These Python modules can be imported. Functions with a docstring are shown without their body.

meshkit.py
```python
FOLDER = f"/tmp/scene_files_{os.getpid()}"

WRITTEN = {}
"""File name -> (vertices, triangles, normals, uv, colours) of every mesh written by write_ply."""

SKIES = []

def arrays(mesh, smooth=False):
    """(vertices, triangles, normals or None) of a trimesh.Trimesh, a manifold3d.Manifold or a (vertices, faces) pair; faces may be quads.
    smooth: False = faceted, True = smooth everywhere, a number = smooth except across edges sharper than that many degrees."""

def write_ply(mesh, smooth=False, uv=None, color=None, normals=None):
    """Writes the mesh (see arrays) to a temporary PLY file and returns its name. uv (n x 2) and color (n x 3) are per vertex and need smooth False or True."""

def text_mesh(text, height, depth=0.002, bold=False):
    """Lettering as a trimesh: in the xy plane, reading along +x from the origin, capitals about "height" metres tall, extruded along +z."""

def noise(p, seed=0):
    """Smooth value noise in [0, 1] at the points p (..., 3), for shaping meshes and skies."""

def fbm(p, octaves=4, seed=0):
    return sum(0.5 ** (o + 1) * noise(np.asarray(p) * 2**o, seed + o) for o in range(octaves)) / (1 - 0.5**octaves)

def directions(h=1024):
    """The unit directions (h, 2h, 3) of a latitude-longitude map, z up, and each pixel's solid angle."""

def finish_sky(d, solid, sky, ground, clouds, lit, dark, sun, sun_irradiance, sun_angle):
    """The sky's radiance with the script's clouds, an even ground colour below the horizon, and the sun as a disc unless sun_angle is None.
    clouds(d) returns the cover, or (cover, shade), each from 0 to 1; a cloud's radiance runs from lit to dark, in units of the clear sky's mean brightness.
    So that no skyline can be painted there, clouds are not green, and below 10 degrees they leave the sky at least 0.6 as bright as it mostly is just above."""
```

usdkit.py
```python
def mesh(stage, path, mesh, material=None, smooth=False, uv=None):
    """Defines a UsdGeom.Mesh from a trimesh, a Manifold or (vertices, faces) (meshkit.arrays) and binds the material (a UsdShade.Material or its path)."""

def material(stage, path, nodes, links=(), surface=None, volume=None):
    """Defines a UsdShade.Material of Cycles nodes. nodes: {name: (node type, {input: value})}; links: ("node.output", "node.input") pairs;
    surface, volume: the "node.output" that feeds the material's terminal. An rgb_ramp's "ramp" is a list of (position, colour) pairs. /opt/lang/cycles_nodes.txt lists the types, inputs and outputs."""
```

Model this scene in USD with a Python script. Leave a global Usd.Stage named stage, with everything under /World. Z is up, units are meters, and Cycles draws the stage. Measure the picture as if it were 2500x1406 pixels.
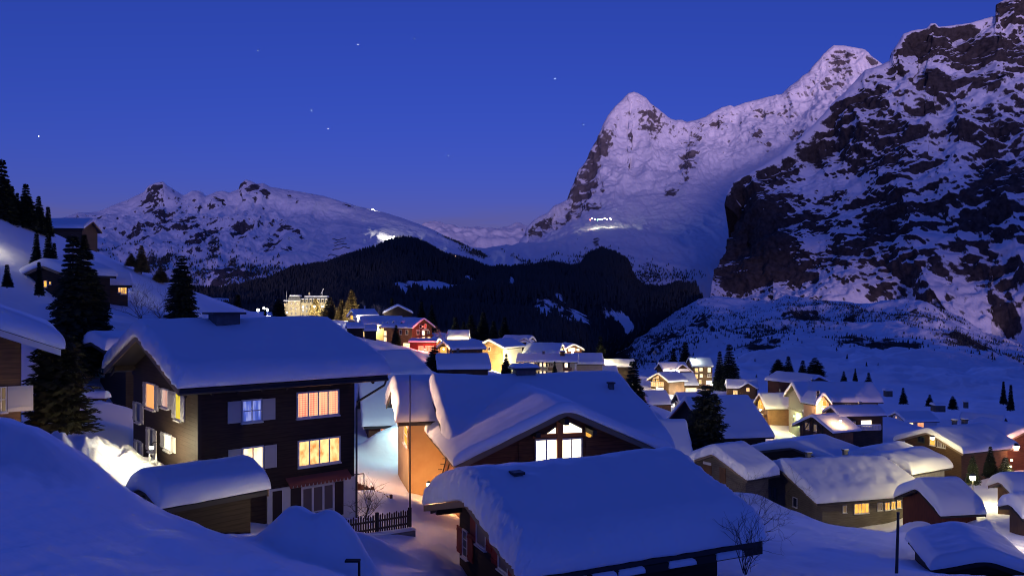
import math, random
import numpy as np
import trimesh
import usdkit
from meshkit import noise, fbm, text_mesh
from pxr import Usd, UsdGeom, UsdLux, UsdShade, Gf, Sdf, Vt
from scipy.interpolate import PchipInterpolator, RBFInterpolator
from scipy.spatial import cKDTree

random.seed(7)
rng = np.random.default_rng(7)
stage = Usd.Stage.CreateInMemory()
UsdGeom.SetStageUpAxis(stage, UsdGeom.Tokens.z)
UsdGeom.SetStageMetersPerUnit(stage, 1.0)
UsdGeom.Xform.Define(stage, '/World')
UsdGeom.Scope.Define(stage, '/World/Looks')

# ---------------------------------------------------------------- camera, sky, sun, exposure
FOC = 1900.0          # focal length in pixels of a 2500 pixel wide picture
CXP, CYP, HOR = 1250.0, 703.0, 740.0
cam = UsdGeom.Camera.Define(stage, '/World/camera')
cam.CreateHorizontalApertureAttr(36.0)
cam.CreateFocalLengthAttr(36.0 * FOC / 2500.0)
cam.CreateVerticalApertureOffsetAttr(36.0 * (HOR - CYP) / 2500.0)
cam.AddRotateXOp().Set(90.0)
cam.CreateClippingRangeAttr(Gf.Vec2f(0.5, 60000.0))
EXPOSURE = 1.5         # a long dusk exposure
cam.CreateExposureAttr(EXPOSURE)
EK = 2.0 ** -EXPOSURE   # lamps below are given as they look in the picture

SUN_EL = math.radians(-0.5)
sky = UsdLux.DomeLight.Define(stage, '/World/sky')
sky_mat = usdkit.material(stage, '/World/Looks/sky', {
    'sky': ('sky_texture', {'sky_type': 'single_scattering', 'sun_disc': False, 'sun_elevation': SUN_EL, 'sun_rotation': math.pi,
                            'ozone_density': 4.0, 'air_density': 0.7, 'aerosol_density': 0.1, 'altitude': 1600.0}),
    'wb': ('mix_color', {'blend_type': 'multiply', 'fac': 1.0, 'b': (1.40, 0.75, 1.44), 'use_clamp': False}),
    'tc': ('texture_coordinate', {}),
    'mp': ('mapping', {'scale': (3.0, 3.0, 26.0)}),
    'cn': ('noise_texture', {'scale': 1.6, 'detail': 5.0, 'roughness': 0.55}),
    'sx': ('separate_xyz', {}),
    'low': ('map_range', {'range_type': 'smoothstep', 'from_min': 0.14, 'from_max': 0.085, 'to_min': 0.0, 'to_max': 1.0, 'clamp': True}),
    'cr': ('map_range', {'range_type': 'smoothstep', 'from_min': 0.48, 'from_max': 0.72, 'to_min': 0.0, 'to_max': 0.55, 'clamp': True}),
    'cm': ('math', {'math_type': 'multiply'}),
    'cl': ('mix_color', {'blend_type': 'mix', 'b': (0.28, 0.24, 0.62), 'use_clamp': False}),
    'bg': ('background_shader', {'strength': 0.15}),
}, [('sky.color', 'wb.a'), ('tc.generated', 'mp.vector'), ('mp.vector', 'cn.vector'), ('tc.generated', 'sx.vector'), ('sx.z', 'low.value'), ('cn.fac', 'cr.value'),
    ('low.result', 'cm.value1'), ('cr.result', 'cm.value2'), ('cm.value', 'cl.fac'), ('wb.result', 'cl.a'), ('cl.result', 'bg.color')], surface='bg.background')
UsdShade.MaterialBindingAPI.Apply(sky.GetPrim()).Bind(sky_mat)
for k, v in (('label', 'deep blue dusk sky with a faint mauve cloud bank low over the ridges'), ('category', 'sky'), ('kind', 'structure')):
    sky.GetPrim().SetCustomDataByKey(k, v)

sun = UsdLux.DistantLight.Define(stage, '/World/sun')
sun.CreateNormalizeAttr(True)
sun.CreateIntensityAttr(0.38 * EK)
sun.CreateAngleAttr(11.0)
sun.CreateColorAttr(Gf.Vec3f(1.0, 0.68, 0.98))
sun.AddRotateXOp().Set(90.0 - math.degrees(SUN_EL))     # shines along +y, slightly downwards: the afterglow behind the camera

# ---------------------------------------------------------------- helpers
def at(px, py, Y):
    return np.array([(px - CXP) / FOC * Y, Y, (HOR - py) / FOC * Y])

used = {}
def numbered(parent, name):
    key = (parent, name)
    n = used.get(key, -1) + 1
    used[key] = n
    return f'{parent}/{name}' if n == 0 else f'{parent}/{name}_{n:03d}'

def path_of(x):
    return '/World' if x is None else (x if isinstance(x, str) else str(x.GetPath()))

def tag(p, label=None, cat=None, group=None, kind=None):
    p = p.GetPrim() if hasattr(p, 'GetPrim') else p
    for k, v in (('label', label), ('category', cat), ('group', group), ('kind', kind)):
        if v:
            p.SetCustomDataByKey(k, v)
    return p

def obj(name, mesh, mat, parent=None, smooth=False, label=None):
    m = usdkit.mesh(stage, numbered(path_of(parent), name), mesh, mat, smooth=smooth)
    if label:
        m.GetPrim().SetCustomDataByKey('label', label)
    return m

def thing(name, label, cat, loc=(0, 0, 0), rz=0.0, group=None, scale=None):
    x = UsdGeom.Xform.Define(stage, numbered('/World', name))
    x.AddTranslateOp().Set(Gf.Vec3d(*map(float, loc)))
    x.AddRotateZOp().Set(float(math.degrees(rz)))
    if scale is not None:
        x.AddScaleOp().Set(Gf.Vec3f(*([float(scale)] * 3 if np.ndim(scale) == 0 else map(float, scale))))
    tag(x, label, cat, group)
    return x

def copy_of(proto, label, loc, rz=0.0, scale=None, group=None):
    src = proto.GetPrim()
    x = thing(src.GetName().rstrip('0123456789_'), label, src.GetCustomDataByKey('category'), loc, rz, group or src.GetCustomDataByKey('group'), scale)
    x.GetPrim().GetReferences().AddInternalReference(src.GetPath())
    x.GetPrim().SetInstanceable(True)
    return x

def grid_faces(nv, nu):
    i = np.arange(nv * nu).reshape(nv, nu)
    a, b, c, d = i[:-1, :-1].ravel(), i[:-1, 1:].ravel(), i[1:, 1:].ravel(), i[1:, :-1].ravel()
    return np.vstack([np.stack([a, b, c], 1), np.stack([a, c, d], 1)])

def primvar(m, name, values):
    UsdGeom.PrimvarsAPI(m).CreatePrimvar(name, Sdf.ValueTypeNames.FloatArray, 'vertex').Set(Vt.FloatArray.FromNumpy(np.asarray(values, np.float32)))

def sstep(a, b, x):
    t = np.clip((x - a) / (b - a), 0, 1)
    return t * t * (3 - 2 * t)

# ---------------------------------------------------------------- materials
def mat(name, nodes, links, out='p.BSDF', volume=None):
    return usdkit.material(stage, '/World/Looks/' + name, nodes, links, surface=None if volume else out, volume=volume)

def plain(name, color, rough=0.7, **kw):
    return mat(name, {'p': ('principled_bsdf', {'base_color': color, 'roughness': rough, 'specular_ior_level': 0.3, **kw})}, [])

def mountain_mat(name, snow, rock_a, rock_b, big, fine, soft=0.06, stretch=(1, 1, 1), g1=0.9, g2=0.5):
    """snow over rock: the vertex value 'rock' decides where, noise frays the edge"""
    return mat(name, {
        'at': ('attribute', {'attribute': 'rock'}), 'g': ('geometry', {}), 'mp': ('mapping', {'scale': stretch}),
        'n1': ('noise_texture', {'scale': 1.0 / big, 'detail': 5.0, 'roughness': 0.62}),
        'n2': ('noise_texture', {'scale': 1.0 / fine, 'detail': 4.0, 'roughness': 0.6}),
        'm1': ('math', {'math_type': 'multiply_add', 'value2': g1, 'value3': -g1 / 2}),
        'm2': ('math', {'math_type': 'multiply_add', 'value2': g2, 'value3': -g2 / 2}),
        'a1': ('math', {'math_type': 'add'}), 'a2': ('math', {'math_type': 'add'}),
        'r': ('map_range', {'range_type': 'smoothstep', 'from_min': 0.5 - soft, 'from_max': 0.5 + soft, 'to_min': 0.0, 'to_max': 1.0, 'clamp': True}),
        'rc': ('rgb_ramp', {'ramp': [(0.3, rock_a), (0.7, rock_b)]}),
        'mx': ('mix_color', {'a': snow, 'use_clamp': True}),
        'b': ('bump', {'strength': 0.6, 'distance': fine * 0.25}),
        'p': ('principled_bsdf', {'roughness': 0.9, 'specular_ior_level': 0.1}),
    }, [('at.fac', 'a1.value1'), ('g.position', 'mp.vector'), ('mp.vector', 'n1.vector'), ('mp.vector', 'n2.vector'), ('n1.fac', 'm1.value1'), ('n2.fac', 'm2.value1'),
        ('m1.value', 'a1.value2'), ('a1.value', 'a2.value1'), ('m2.value', 'a2.value2'), ('a2.value', 'r.value'), ('n2.fac', 'rc.fac'),
        ('r.result', 'mx.fac'), ('rc.color', 'mx.b'), ('mx.result', 'p.base_color'), ('n2.fac', 'b.height'), ('b.normal', 'p.normal')])

# ---------------------------------------------------------------- mountains: lofted sheets of real size at their real distances
def sheet(rows, nu, nvs):
    s = np.linspace(0, 1, nu)
    pts = []
    for row in rows:
        r = np.array(row, float)
        px = r[0, 0] + s * (r[-1, 0] - r[0, 0])
        pts.append(np.stack([px, np.interp(px, r[:, 0], r[:, 1]), np.interp(px, r[:, 0], r[:, 2])], 1))
    pts = np.array(pts)
    t = [np.linspace(k, k + 1, n, endpoint=False) for k, n in enumerate(nvs)] + [[len(rows) - 1.0]]
    t = np.concatenate(t)
    q = PchipInterpolator(np.arange(len(rows)), pts, axis=0)(t)
    xyz = np.stack([(q[..., 0] - CXP) / FOC * q[..., 2], q[..., 2], (HOR - q[..., 1]) / FOC * q[..., 2]], -1)
    return xyz, q[..., 0], q[..., 1], np.repeat(t[:, None], nu, 1)

def grid_normals(v):
    du, dv = np.gradient(v, axis=1), np.gradient(v, axis=0)
    n = np.cross(dv, du)
    return n / np.maximum(np.linalg.norm(n, axis=-1, keepdims=True), 1e-9)

def blobs(px, py, items):
    out = np.zeros_like(px)
    for x, y, rx, ry, a, w in items:
        c, s_ = math.cos(math.radians(a)), math.sin(math.radians(a))
        dx, dy = px - x, py - y
        u, v = (dx * c + dy * s_) / rx, (-dx * s_ + dy * c) / ry
        out += w * np.exp(-(u * u + v * v) ** 1.5)
    return out

def mountain(name, label, rows, nu, nvs, shape, rock, material, cat='mountain'):
    v, px, py, t = sheet(rows, nu, nvs)
    n = grid_normals(v)
    if n[..., 2].mean() < 0:
        n = -n
    v = v + n * shape(v, px, py, t)[..., None]
    n = grid_normals(v)
    if n[..., 2].mean() < 0:
        n = -n
    att = rock(v, n, px, py, t)
    f = grid_faces(*v.shape[:2])
    c = v.reshape(-1, 3)
    if np.cross(c[f[:, 1]] - c[f[:, 0]], c[f[:, 2]] - c[f[:, 0]])[:, 2].mean() < 0:
        f = f[:, ::-1]
    m = obj(name, (c, f), material, smooth=True)
    primvar(m, 'rock', att.ravel())
    tag(m, label, cat, None, 'structure')
    return v, n, px, py, t, att

def nz(v, sx, sy, sz, seed, octaves=4):
    return fbm(v / np.array([sx, sy, sz]), octaves, seed) - 0.5

def ridged(v, sx, sy, sz, seed, octaves=4):
    out, a = 0.0, 0.5
    p = v / np.array([sx, sy, sz])
    for o in range(octaves):
        out = out + a * (1 - np.abs(2 * noise(p * 2 ** o, seed + o) - 1) * 1.0)
        a *= 0.5
    return out - 0.5

SNOW = (0.92, 0.925, 0.95)
M_left = mountain_mat('left_range_rock_and_snow', SNOW, (0.05, 0.045, 0.05), (0.12, 0.11, 0.12), 110.0, 30.0, g1=1.7, g2=1.2)
M_far = mountain_mat('high_peaks_rock_and_snow', (0.86, 0.86, 0.89), (0.09, 0.075, 0.08), (0.19, 0.17, 0.17), 170.0, 55.0, soft=0.11)
M_wall = mountain_mat('near_wall_rock_and_snow', SNOW, (0.035, 0.03, 0.03), (0.10, 0.085, 0.08), 70.0, 22.0, soft=0.10)
M_slope = mountain_mat('lower_slope_rock_and_snow', SNOW, (0.03, 0.03, 0.03), (0.07, 0.065, 0.06), 60.0, 18.0, soft=0.08)
M_wood = mountain_mat('wooded_hill_ground', SNOW, (0.022, 0.024, 0.026), (0.035, 0.036, 0.036), 90.0, 30.0, soft=0.05)

# --- left range
LR = [(100, 548, 5300), (130, 538, 5300), (165, 529, 5300), (190, 519, 5300), (240, 517, 5350), (290, 497, 5400), (310, 490, 5400), (335, 476, 5400), (352, 468, 5400), (363, 453, 5400), (380, 447, 5400), (398, 444, 5400),
      (408, 452, 5400), (430, 467, 5450), (448, 479, 5480), (470, 470, 5500), (485, 469, 5500), (502, 481, 5520), (530, 470, 5550), (542, 466, 5550), (560, 470, 5580), (584, 464, 5600), (588, 451, 5600),
      (600, 438, 5600), (614, 443, 5600), (628, 449, 5620), (642, 447, 5640), (660, 456, 5660), (700, 463, 5700), (760, 473, 5750), (790, 478, 5750), (830, 491, 5760), (870, 503, 5780), (905, 511, 5800), (940, 519, 5800), (980, 532, 5780),
      (1020, 546, 5750), (1060, 562, 5700), (1090, 578, 5650), (1130, 594, 5550), (1170, 612, 5450), (1210, 632, 5350), (1260, 652, 5250), (1320, 664, 5150)]
ridge = np.array(LR, float)
back = [(x, 760, y + 1500) for x, _, y in LR]
mid1 = [(100, 575, 4900), (250, 552, 4950), (400, 520, 5050), (520, 525, 5150), (620, 515, 5200), (760, 520, 5330), (900, 545, 5400), (1000, 572, 5350), (1100, 605, 5250), (1200, 648, 5050), (1320, 676, 4950)]
mid2 = [(100, 625, 4500), (250, 600, 4550), (400, 590, 4600), (560, 580, 4700), (700, 575, 4800), (860, 590, 4900), (1000, 615, 4850), (1100, 640, 4800), (1200, 672, 4700), (1320, 700, 4600)]
base = [(60, 760, 3600), (400, 745, 3600), (700, 730, 3700), (900, 735, 3800), (1000, 745, 3800), (1100, 760, 3800), (1320, 780, 3800)]
lr_blobs = [(605, 452, 20, 12, 15, 1.1), (640, 462, 34, 9, 32, 1.0), (720, 480, 26, 10, 28, 0.9), (765, 478, 20, 6, 20, 0.8), (530, 486, 22, 7, 4, 1.0), (380, 458, 24, 11, -25, 0.75), (345, 480, 26, 9, -35, 0.6), (430, 482, 22, 9, 35, 0.5),
            (250, 521, 60, 4, -3, 1.1), (180, 535, 14, 7, 10, 1.0), (222, 556, 12, 7, 10, 0.8), (300, 530, 24, 10, -25, 0.7), (365, 512, 30, 14, 10, 0.9), (420, 535, 40, 16, 20, 0.75), (465, 545, 24, 34, -15, 0.9), (505, 545, 36, 28, 20, 0.8),
            (415, 565, 50, 20, 10, 0.6), (320, 560, 40, 18, 10, 0.5), (575, 550, 22, 22, 0, 1.0), (590, 560, 16, 16, 0, 1.0), (520, 590, 12, 28, 12, 0.9), (565, 620, 9, 20, 8, 0.9), (670, 560, 22, 34, 30, 0.8), (710, 545, 34, 14, 35, 0.8), (660, 590, 34, 12, -30, 0.7), (705, 595, 14, 14, -40, 0.8),
            (740, 565, 30, 9, 30, 0.7), (480, 585, 24, 14, 0, 0.4), (395, 630, 26, 10, -50, 1.1), (368, 622, 10, 22, -10, 1.0), (350, 585, 30, 12, 0, 0.4), (520, 665, 60, 26, 0, 0.75), (600, 665, 70, 26, -10, 0.75), (440, 680, 60, 30, 0, 0.7), (690, 655, 40, 14, -10, 0.5), (1100, 578, 40, 5, 28, 0.9), (1180, 618, 44, 5, 15, 0.9),
            (860, 505, 22, 3, 18, 0.7), (985, 585, 13, 5, 5, 1.2), (900, 603, 60, 6, 0, 0.45), (860, 620, 50, 8, -5, 0.5), (760, 640, 40, 8, -10, 0.4)]
def lr_shape(v, px, py, t):
    e = sstep(0.0, 0.75, np.abs(t - 1))
    g = (ridged(v, 260, 900, 900, 11) - 0.28) * 190 + (nz(v, 260, 260, 260, 12, 5) - .12) * 120
    band = np.exp(-((py - 545) / 60) ** 2) * sstep(760, 640, px + (py - 545) * 0.4)
    g = g + band * (ridged(v, 70, 260, 200, 14) - .2) * 95
    f = nz(v, 70, 70, 70, 13, 4) * 34 * (0.25 + 0.75 * sstep(0, .1, np.abs(t - 1)))
    return (g * e + f) * (0.35 + 0.75 * sstep(980, 560, px))
def lr_rock(v, n, px, py, t):
    d = blobs(px, py, lr_blobs)
    steep = 0.72 - n[..., 2]
    q = np.stack([v[..., 0] + 0.6 * v[..., 2], v[..., 1], v[..., 2] - 0.35 * v[..., 0]], -1)     # the beds dip to the right
    tex = nz(q, 120, 200, 42, 15, 4) * 1.5 + nz(v, 60, 60, 60, 17, 3) * 0.7
    left = sstep(1000, 700, px + py * 0.2)
    att = 0.02 + d * 0.50 + steep * 0.95 * left + tex * (0.60 * left + 0.85 * np.clip(d, 0, 1))
    return np.where(t < 0.97, 0.2, att)
LRM = mountain('mountain', 'left snowy ridge with two small rocky summits above the dark wooded hill', [back, LR, mid1, mid2, base], 620, [8, 70, 80, 70], lr_shape, lr_rock, M_left)

# --- far peaks seen in the gap
fr = [(1020, 575, 15000), (1040, 550, 15000), (1060, 543, 15000), (1078, 548, 15000), (1095, 556, 15000), (1130, 565, 15000), (1180, 560, 15000), (1215, 562, 15000), (1240, 556, 15000), (1262, 546, 15000), (1275, 552, 15000), (1300, 560, 15000), (1340, 575, 15000)]
mountain('mountain', 'small distant pink lit snow peaks in the gap between the left ridge and the pyramid peak',
         [[(x, 700, 18000) for x, _, _ in fr], fr, [(1020, 600, 13800), (1180, 592, 13800), (1340, 600, 13800)], [(1000, 700, 12000), (1360, 700, 12000)]], 110, [4, 30, 20],
         lambda v, px, py, t: (ridged(v, 500, 1200, 900, 21) * 280 + nz(v, 260, 260, 260, 22) * 180) * (0.2 + 0.8 * sstep(0, .3, np.abs(t - 1))),
         lambda v, n, px, py, t: 0.05 + (0.7 - n[..., 2]) * 1.1 + nz(v, 300, 300, 200, 23) * 0.9, M_far)

# --- pyramid peak and the higher peak on the right
ER = [(1262, 600, 7600), (1280, 573, 7700), (1286, 555, 7700), (1300, 540, 7800), (1318, 528, 7900), (1338, 520, 8000), (1352, 503, 8100), (1385, 488, 8300), (1392, 465, 8350), (1404, 440, 8400), (1412, 416, 8450), (1430, 396, 8500), (1444, 362, 8550), (1458, 340, 8600), (1472, 305, 8650), (1484, 282, 8700),
      (1500, 262, 8750), (1520, 243, 8800), (1534, 228, 8800), (1547, 224, 8800), (1562, 230, 8800), (1578, 240, 8800), (1590, 254, 8800), (1612, 270, 8800), (1632, 287, 8800), (1650, 294, 8820), (1664, 292, 8850), (1678, 298, 8900),
      (1700, 293, 9000), (1722, 286, 9000), (1740, 274, 9000), (1762, 262, 8950), (1782, 257, 8900), (1792, 261, 8900), (1815, 252, 8850), (1850, 243, 8800), (1880, 236, 8750), (1908, 230, 8700), (1930, 210, 8650), (1950, 196, 8600), (1958, 186, 8600),
      (1972, 178, 8580), (1984, 163, 8550), (2005, 138, 8500), (2022, 122, 8500), (2036, 111, 8500), (2060, 112, 8450), (2085, 116, 8400), (2112, 121, 8350), (2126, 136, 8300), (2150, 155, 8250), (2200, 180, 8200), (2290, 215, 8100), (2400, 260, 8000)]
e1 = [(1262, 606, 7300), (1300, 575, 7500), (1345, 545, 7750), (1400, 500, 8020), (1440, 440, 8120), (1480, 375, 8250), (1540, 305, 8420), (1600, 315, 8480), (1650, 335, 8420), (1690, 330, 8480), (1740, 318, 8760), (1800, 305, 8700), (1880, 290, 8450), (1950, 262, 8300), (2030, 210, 8250), (2100, 190, 8150), (2200, 230, 7900), (2400, 300, 7700)]
e2 = [(1262, 618, 6900), (1320, 590, 7150), (1390, 540, 7500), (1440, 500, 7640), (1500, 450, 7740), (1560, 430, 7850), (1620, 430, 7830), (1680, 420, 7700), (1720, 410, 7950), (1770, 400, 8250), (1830, 380, 8150), (1900, 350, 7950), (1980, 320, 7800), (2100, 300, 7600), (2400, 400, 7300)]
e3 = [(1240, 640, 6200), (1330, 605, 6500), (1430, 556, 6800), (1480, 545, 6850), (1560, 530, 6900), (1640, 520, 6880), (1700, 505, 6850), (1780, 480, 7000), (1860, 460, 6950), (2000, 450, 6800), (2400, 520, 6500)]
e4 = [(1130, 600, 5700), (1200, 596, 5750), (1290, 592, 5800), (1400, 585, 5800), (1460, 590, 5750), (1560, 600, 5700), (1660, 590, 5700), (1760, 570, 5700), (2000, 560, 5700), (2400, 600, 5600)]
e5 = [(1040, 720, 4300), (1200, 715, 4300), (1400, 715, 4200), (1500, 715, 4200), (1600, 715, 4300), (1800, 740, 4600), (2400, 760, 4600)]
er_blobs = [(1420, 445, 26, 90, 22, 0.62), (1470, 345, 20, 70, 25, 0.5), (1450, 510, 26, 32, 0, 0.55), (1462, 450, 26, 16, 10, 0.5), (1330, 545, 60, 20, -30, 0.5), (1590, 285, 50, 30, 30, 0.38), (1690, 350, 28, 46, 15, 0.5), (1680, 410, 26, 46, 10, 0.5), (1620, 440, 44, 18, 10, 0.4), (1600, 470, 60, 12, -15, 0.4), (1640, 470, 30, 16, -30, 0.5),
            (1540, 390, 70, 12, 5, 0.25), (1860, 340, 28, 18, 30, 0.45), (1940, 330, 26, 26, -30, 0.45), (2045, 175, 36, 56, 20, 0.42), (2130, 145, 20, 10, 40, 0.5), (1780, 300, 50, 10, 0, 0.35), (1740, 305, 40, 8, 10, 0.25), (1880, 275, 60, 12, -5, 0.3), (1560, 520, 60, 6, 5, 0.35), (1640, 540, 80, 6, 5, 0.3), (1456, 582, 13, 16, 20, 0.95), (1440, 590, 5, 14, 0, 0.5),
            (1540, 640, 22, 26, 20, 0.5), (1660, 605, 50, 12, 5, 0.5), (1730, 600, 40, 14, 5, 0.45), (1610, 620, 40, 10, 10, 0.35), (1580, 660, 24, 18, 0, 0.6), (1650, 650, 24, 14, 0, 0.5), (1700, 620, 40, 6, 0, 0.4), (1225, 600, 6, 4, 0, 0.8), (1320, 605, 30, 3, 25, 0.5)]
def er_shape(v, px, py, t):
    e = sstep(0.0, 0.8, np.abs(t - 1))
    lowm = sstep(2.6, 3.6, t)
    g = (ridged(v, 420, 1400, 900, 31) - .3) * 340 + (nz(v, 380, 380, 380, 32, 5) - .1) * 190
    fine = (ridged(v, 70, 260, 160, 33) - .2) * 70 + nz(v, 46, 46, 46, 34, 4) * 30
    return g * (1 - 0.75 * lowm) * e + fine * (1 - 0.6 * lowm) * (.2 + .8 * sstep(0, .25, np.abs(t - 1)))
def er_rock(v, n, px, py, t):
    d = blobs(px, py, er_blobs)
    low = sstep(2.8, 3.6, t)
    q = np.stack([v[..., 0], v[..., 1], v[..., 2] + 0.2 * v[..., 0]], -1)
    tex = nz(q, 260, 260, 60, 36, 4) * 1.2 + nz(v, 50, 50, 200, 37, 3) * 0.7 + nz(v, 45, 45, 45, 38, 3) * .5
    return 0.03 - 0.20 * low + d * 0.95 + (0.60 - n[..., 2]) * (0.52 - 0.2 * low) + tex * (0.35 * (1 - .6 * low) + 0.55 * np.clip(d * 1.5, 0, 1))
EI = mountain('mountain', 'pink lit snowy pyramid peak with the higher white summit to its right', [[(x, 760, y + 1500) for x, _, y in ER], ER, e1, e2, e3, e4, e5], 600, [6, 75, 85, 75, 60, 50], er_shape, er_rock, M_far)

# --- near wall on the right
WR = [(1768, 500, 4300), (1776, 470, 4300), (1790, 446, 4290), (1800, 436, 4280), (1830, 420, 4260), (1862, 404, 4250), (1895, 382, 4240), (1930, 356, 4220), (1975, 316, 4200), (2010, 280, 4180), (2030, 255, 4170), (2060, 228, 4150), (2090, 196, 4130), (2112, 172, 4110), (2150, 160, 4100), (2172, 148, 4090),
      (2176, 128, 4080), (2190, 108, 4070), (2205, 84, 4060), (2225, 76, 4050), (2262, 69, 4040), (2272, 58, 4030), (2284, 57, 4030), (2292, 66, 4030), (2330, 62, 4050), (2370, 57, 4060), (2410, 44, 4060), (2429, 39, 4060), (2431, 12, 4060), (2450, 2, 4060), (2500, -30, 4060), (2620, -80, 4060), (2800, -120, 4000)]
w1 = [(1762, 560, 4230), (1800, 500, 4180), (1880, 450, 4120), (1960, 390, 4080), (2040, 320, 4040), (2110, 255, 3990), (2180, 190, 3960), (2230, 120, 3960), (2280, 95, 3960), (2360, 92, 3970), (2440, 80, 3960), (2520, 60, 3940), (2800, 40, 3800)]
w2 = [(1756, 610, 4180), (1800, 560, 4110), (1880, 520, 4030), (1960, 470, 3960), (2040, 410, 3890), (2120, 350, 3830), (2200, 290, 3780), (2270, 150, 3880), (2340, 150, 3880), (2440, 160, 3850), (2520, 165, 3800), (2800, 170, 3600)]
w3 = [(1750, 655, 4140), (1800, 630, 4060), (1880, 600, 3950), (1960, 560, 3860), (2060, 500, 3760), (2160, 430, 3660), (2260, 340, 3600), (2340, 300, 3560), (2420, 300, 3500), (2520, 310, 3420), (2800, 330, 3200)]
w4 = [(1742, 690, 4100), (1800, 690, 4010), (1900, 680, 3880), (2000, 650, 3760), (2100, 600, 3640), (2200, 540, 3520), (2300, 480, 3400), (2400, 460, 3280), (2520, 470, 3150), (2800, 500, 2900)]
w5 = [(1735, 705, 4060), (1800, 715, 3960), (1900, 722, 3800), (2000, 718, 3660), (2100, 706, 3520), (2200, 690, 3380), (2300, 680, 3220), (2400, 690, 3060), (2520, 720, 2900), (2800, 760, 2600)]
w6 = [(1725, 760, 3960), (1900, 790, 3650), (2100, 800, 3300), (2300, 800, 2960), (2500, 850, 2600), (2800, 880, 2300)]
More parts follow.
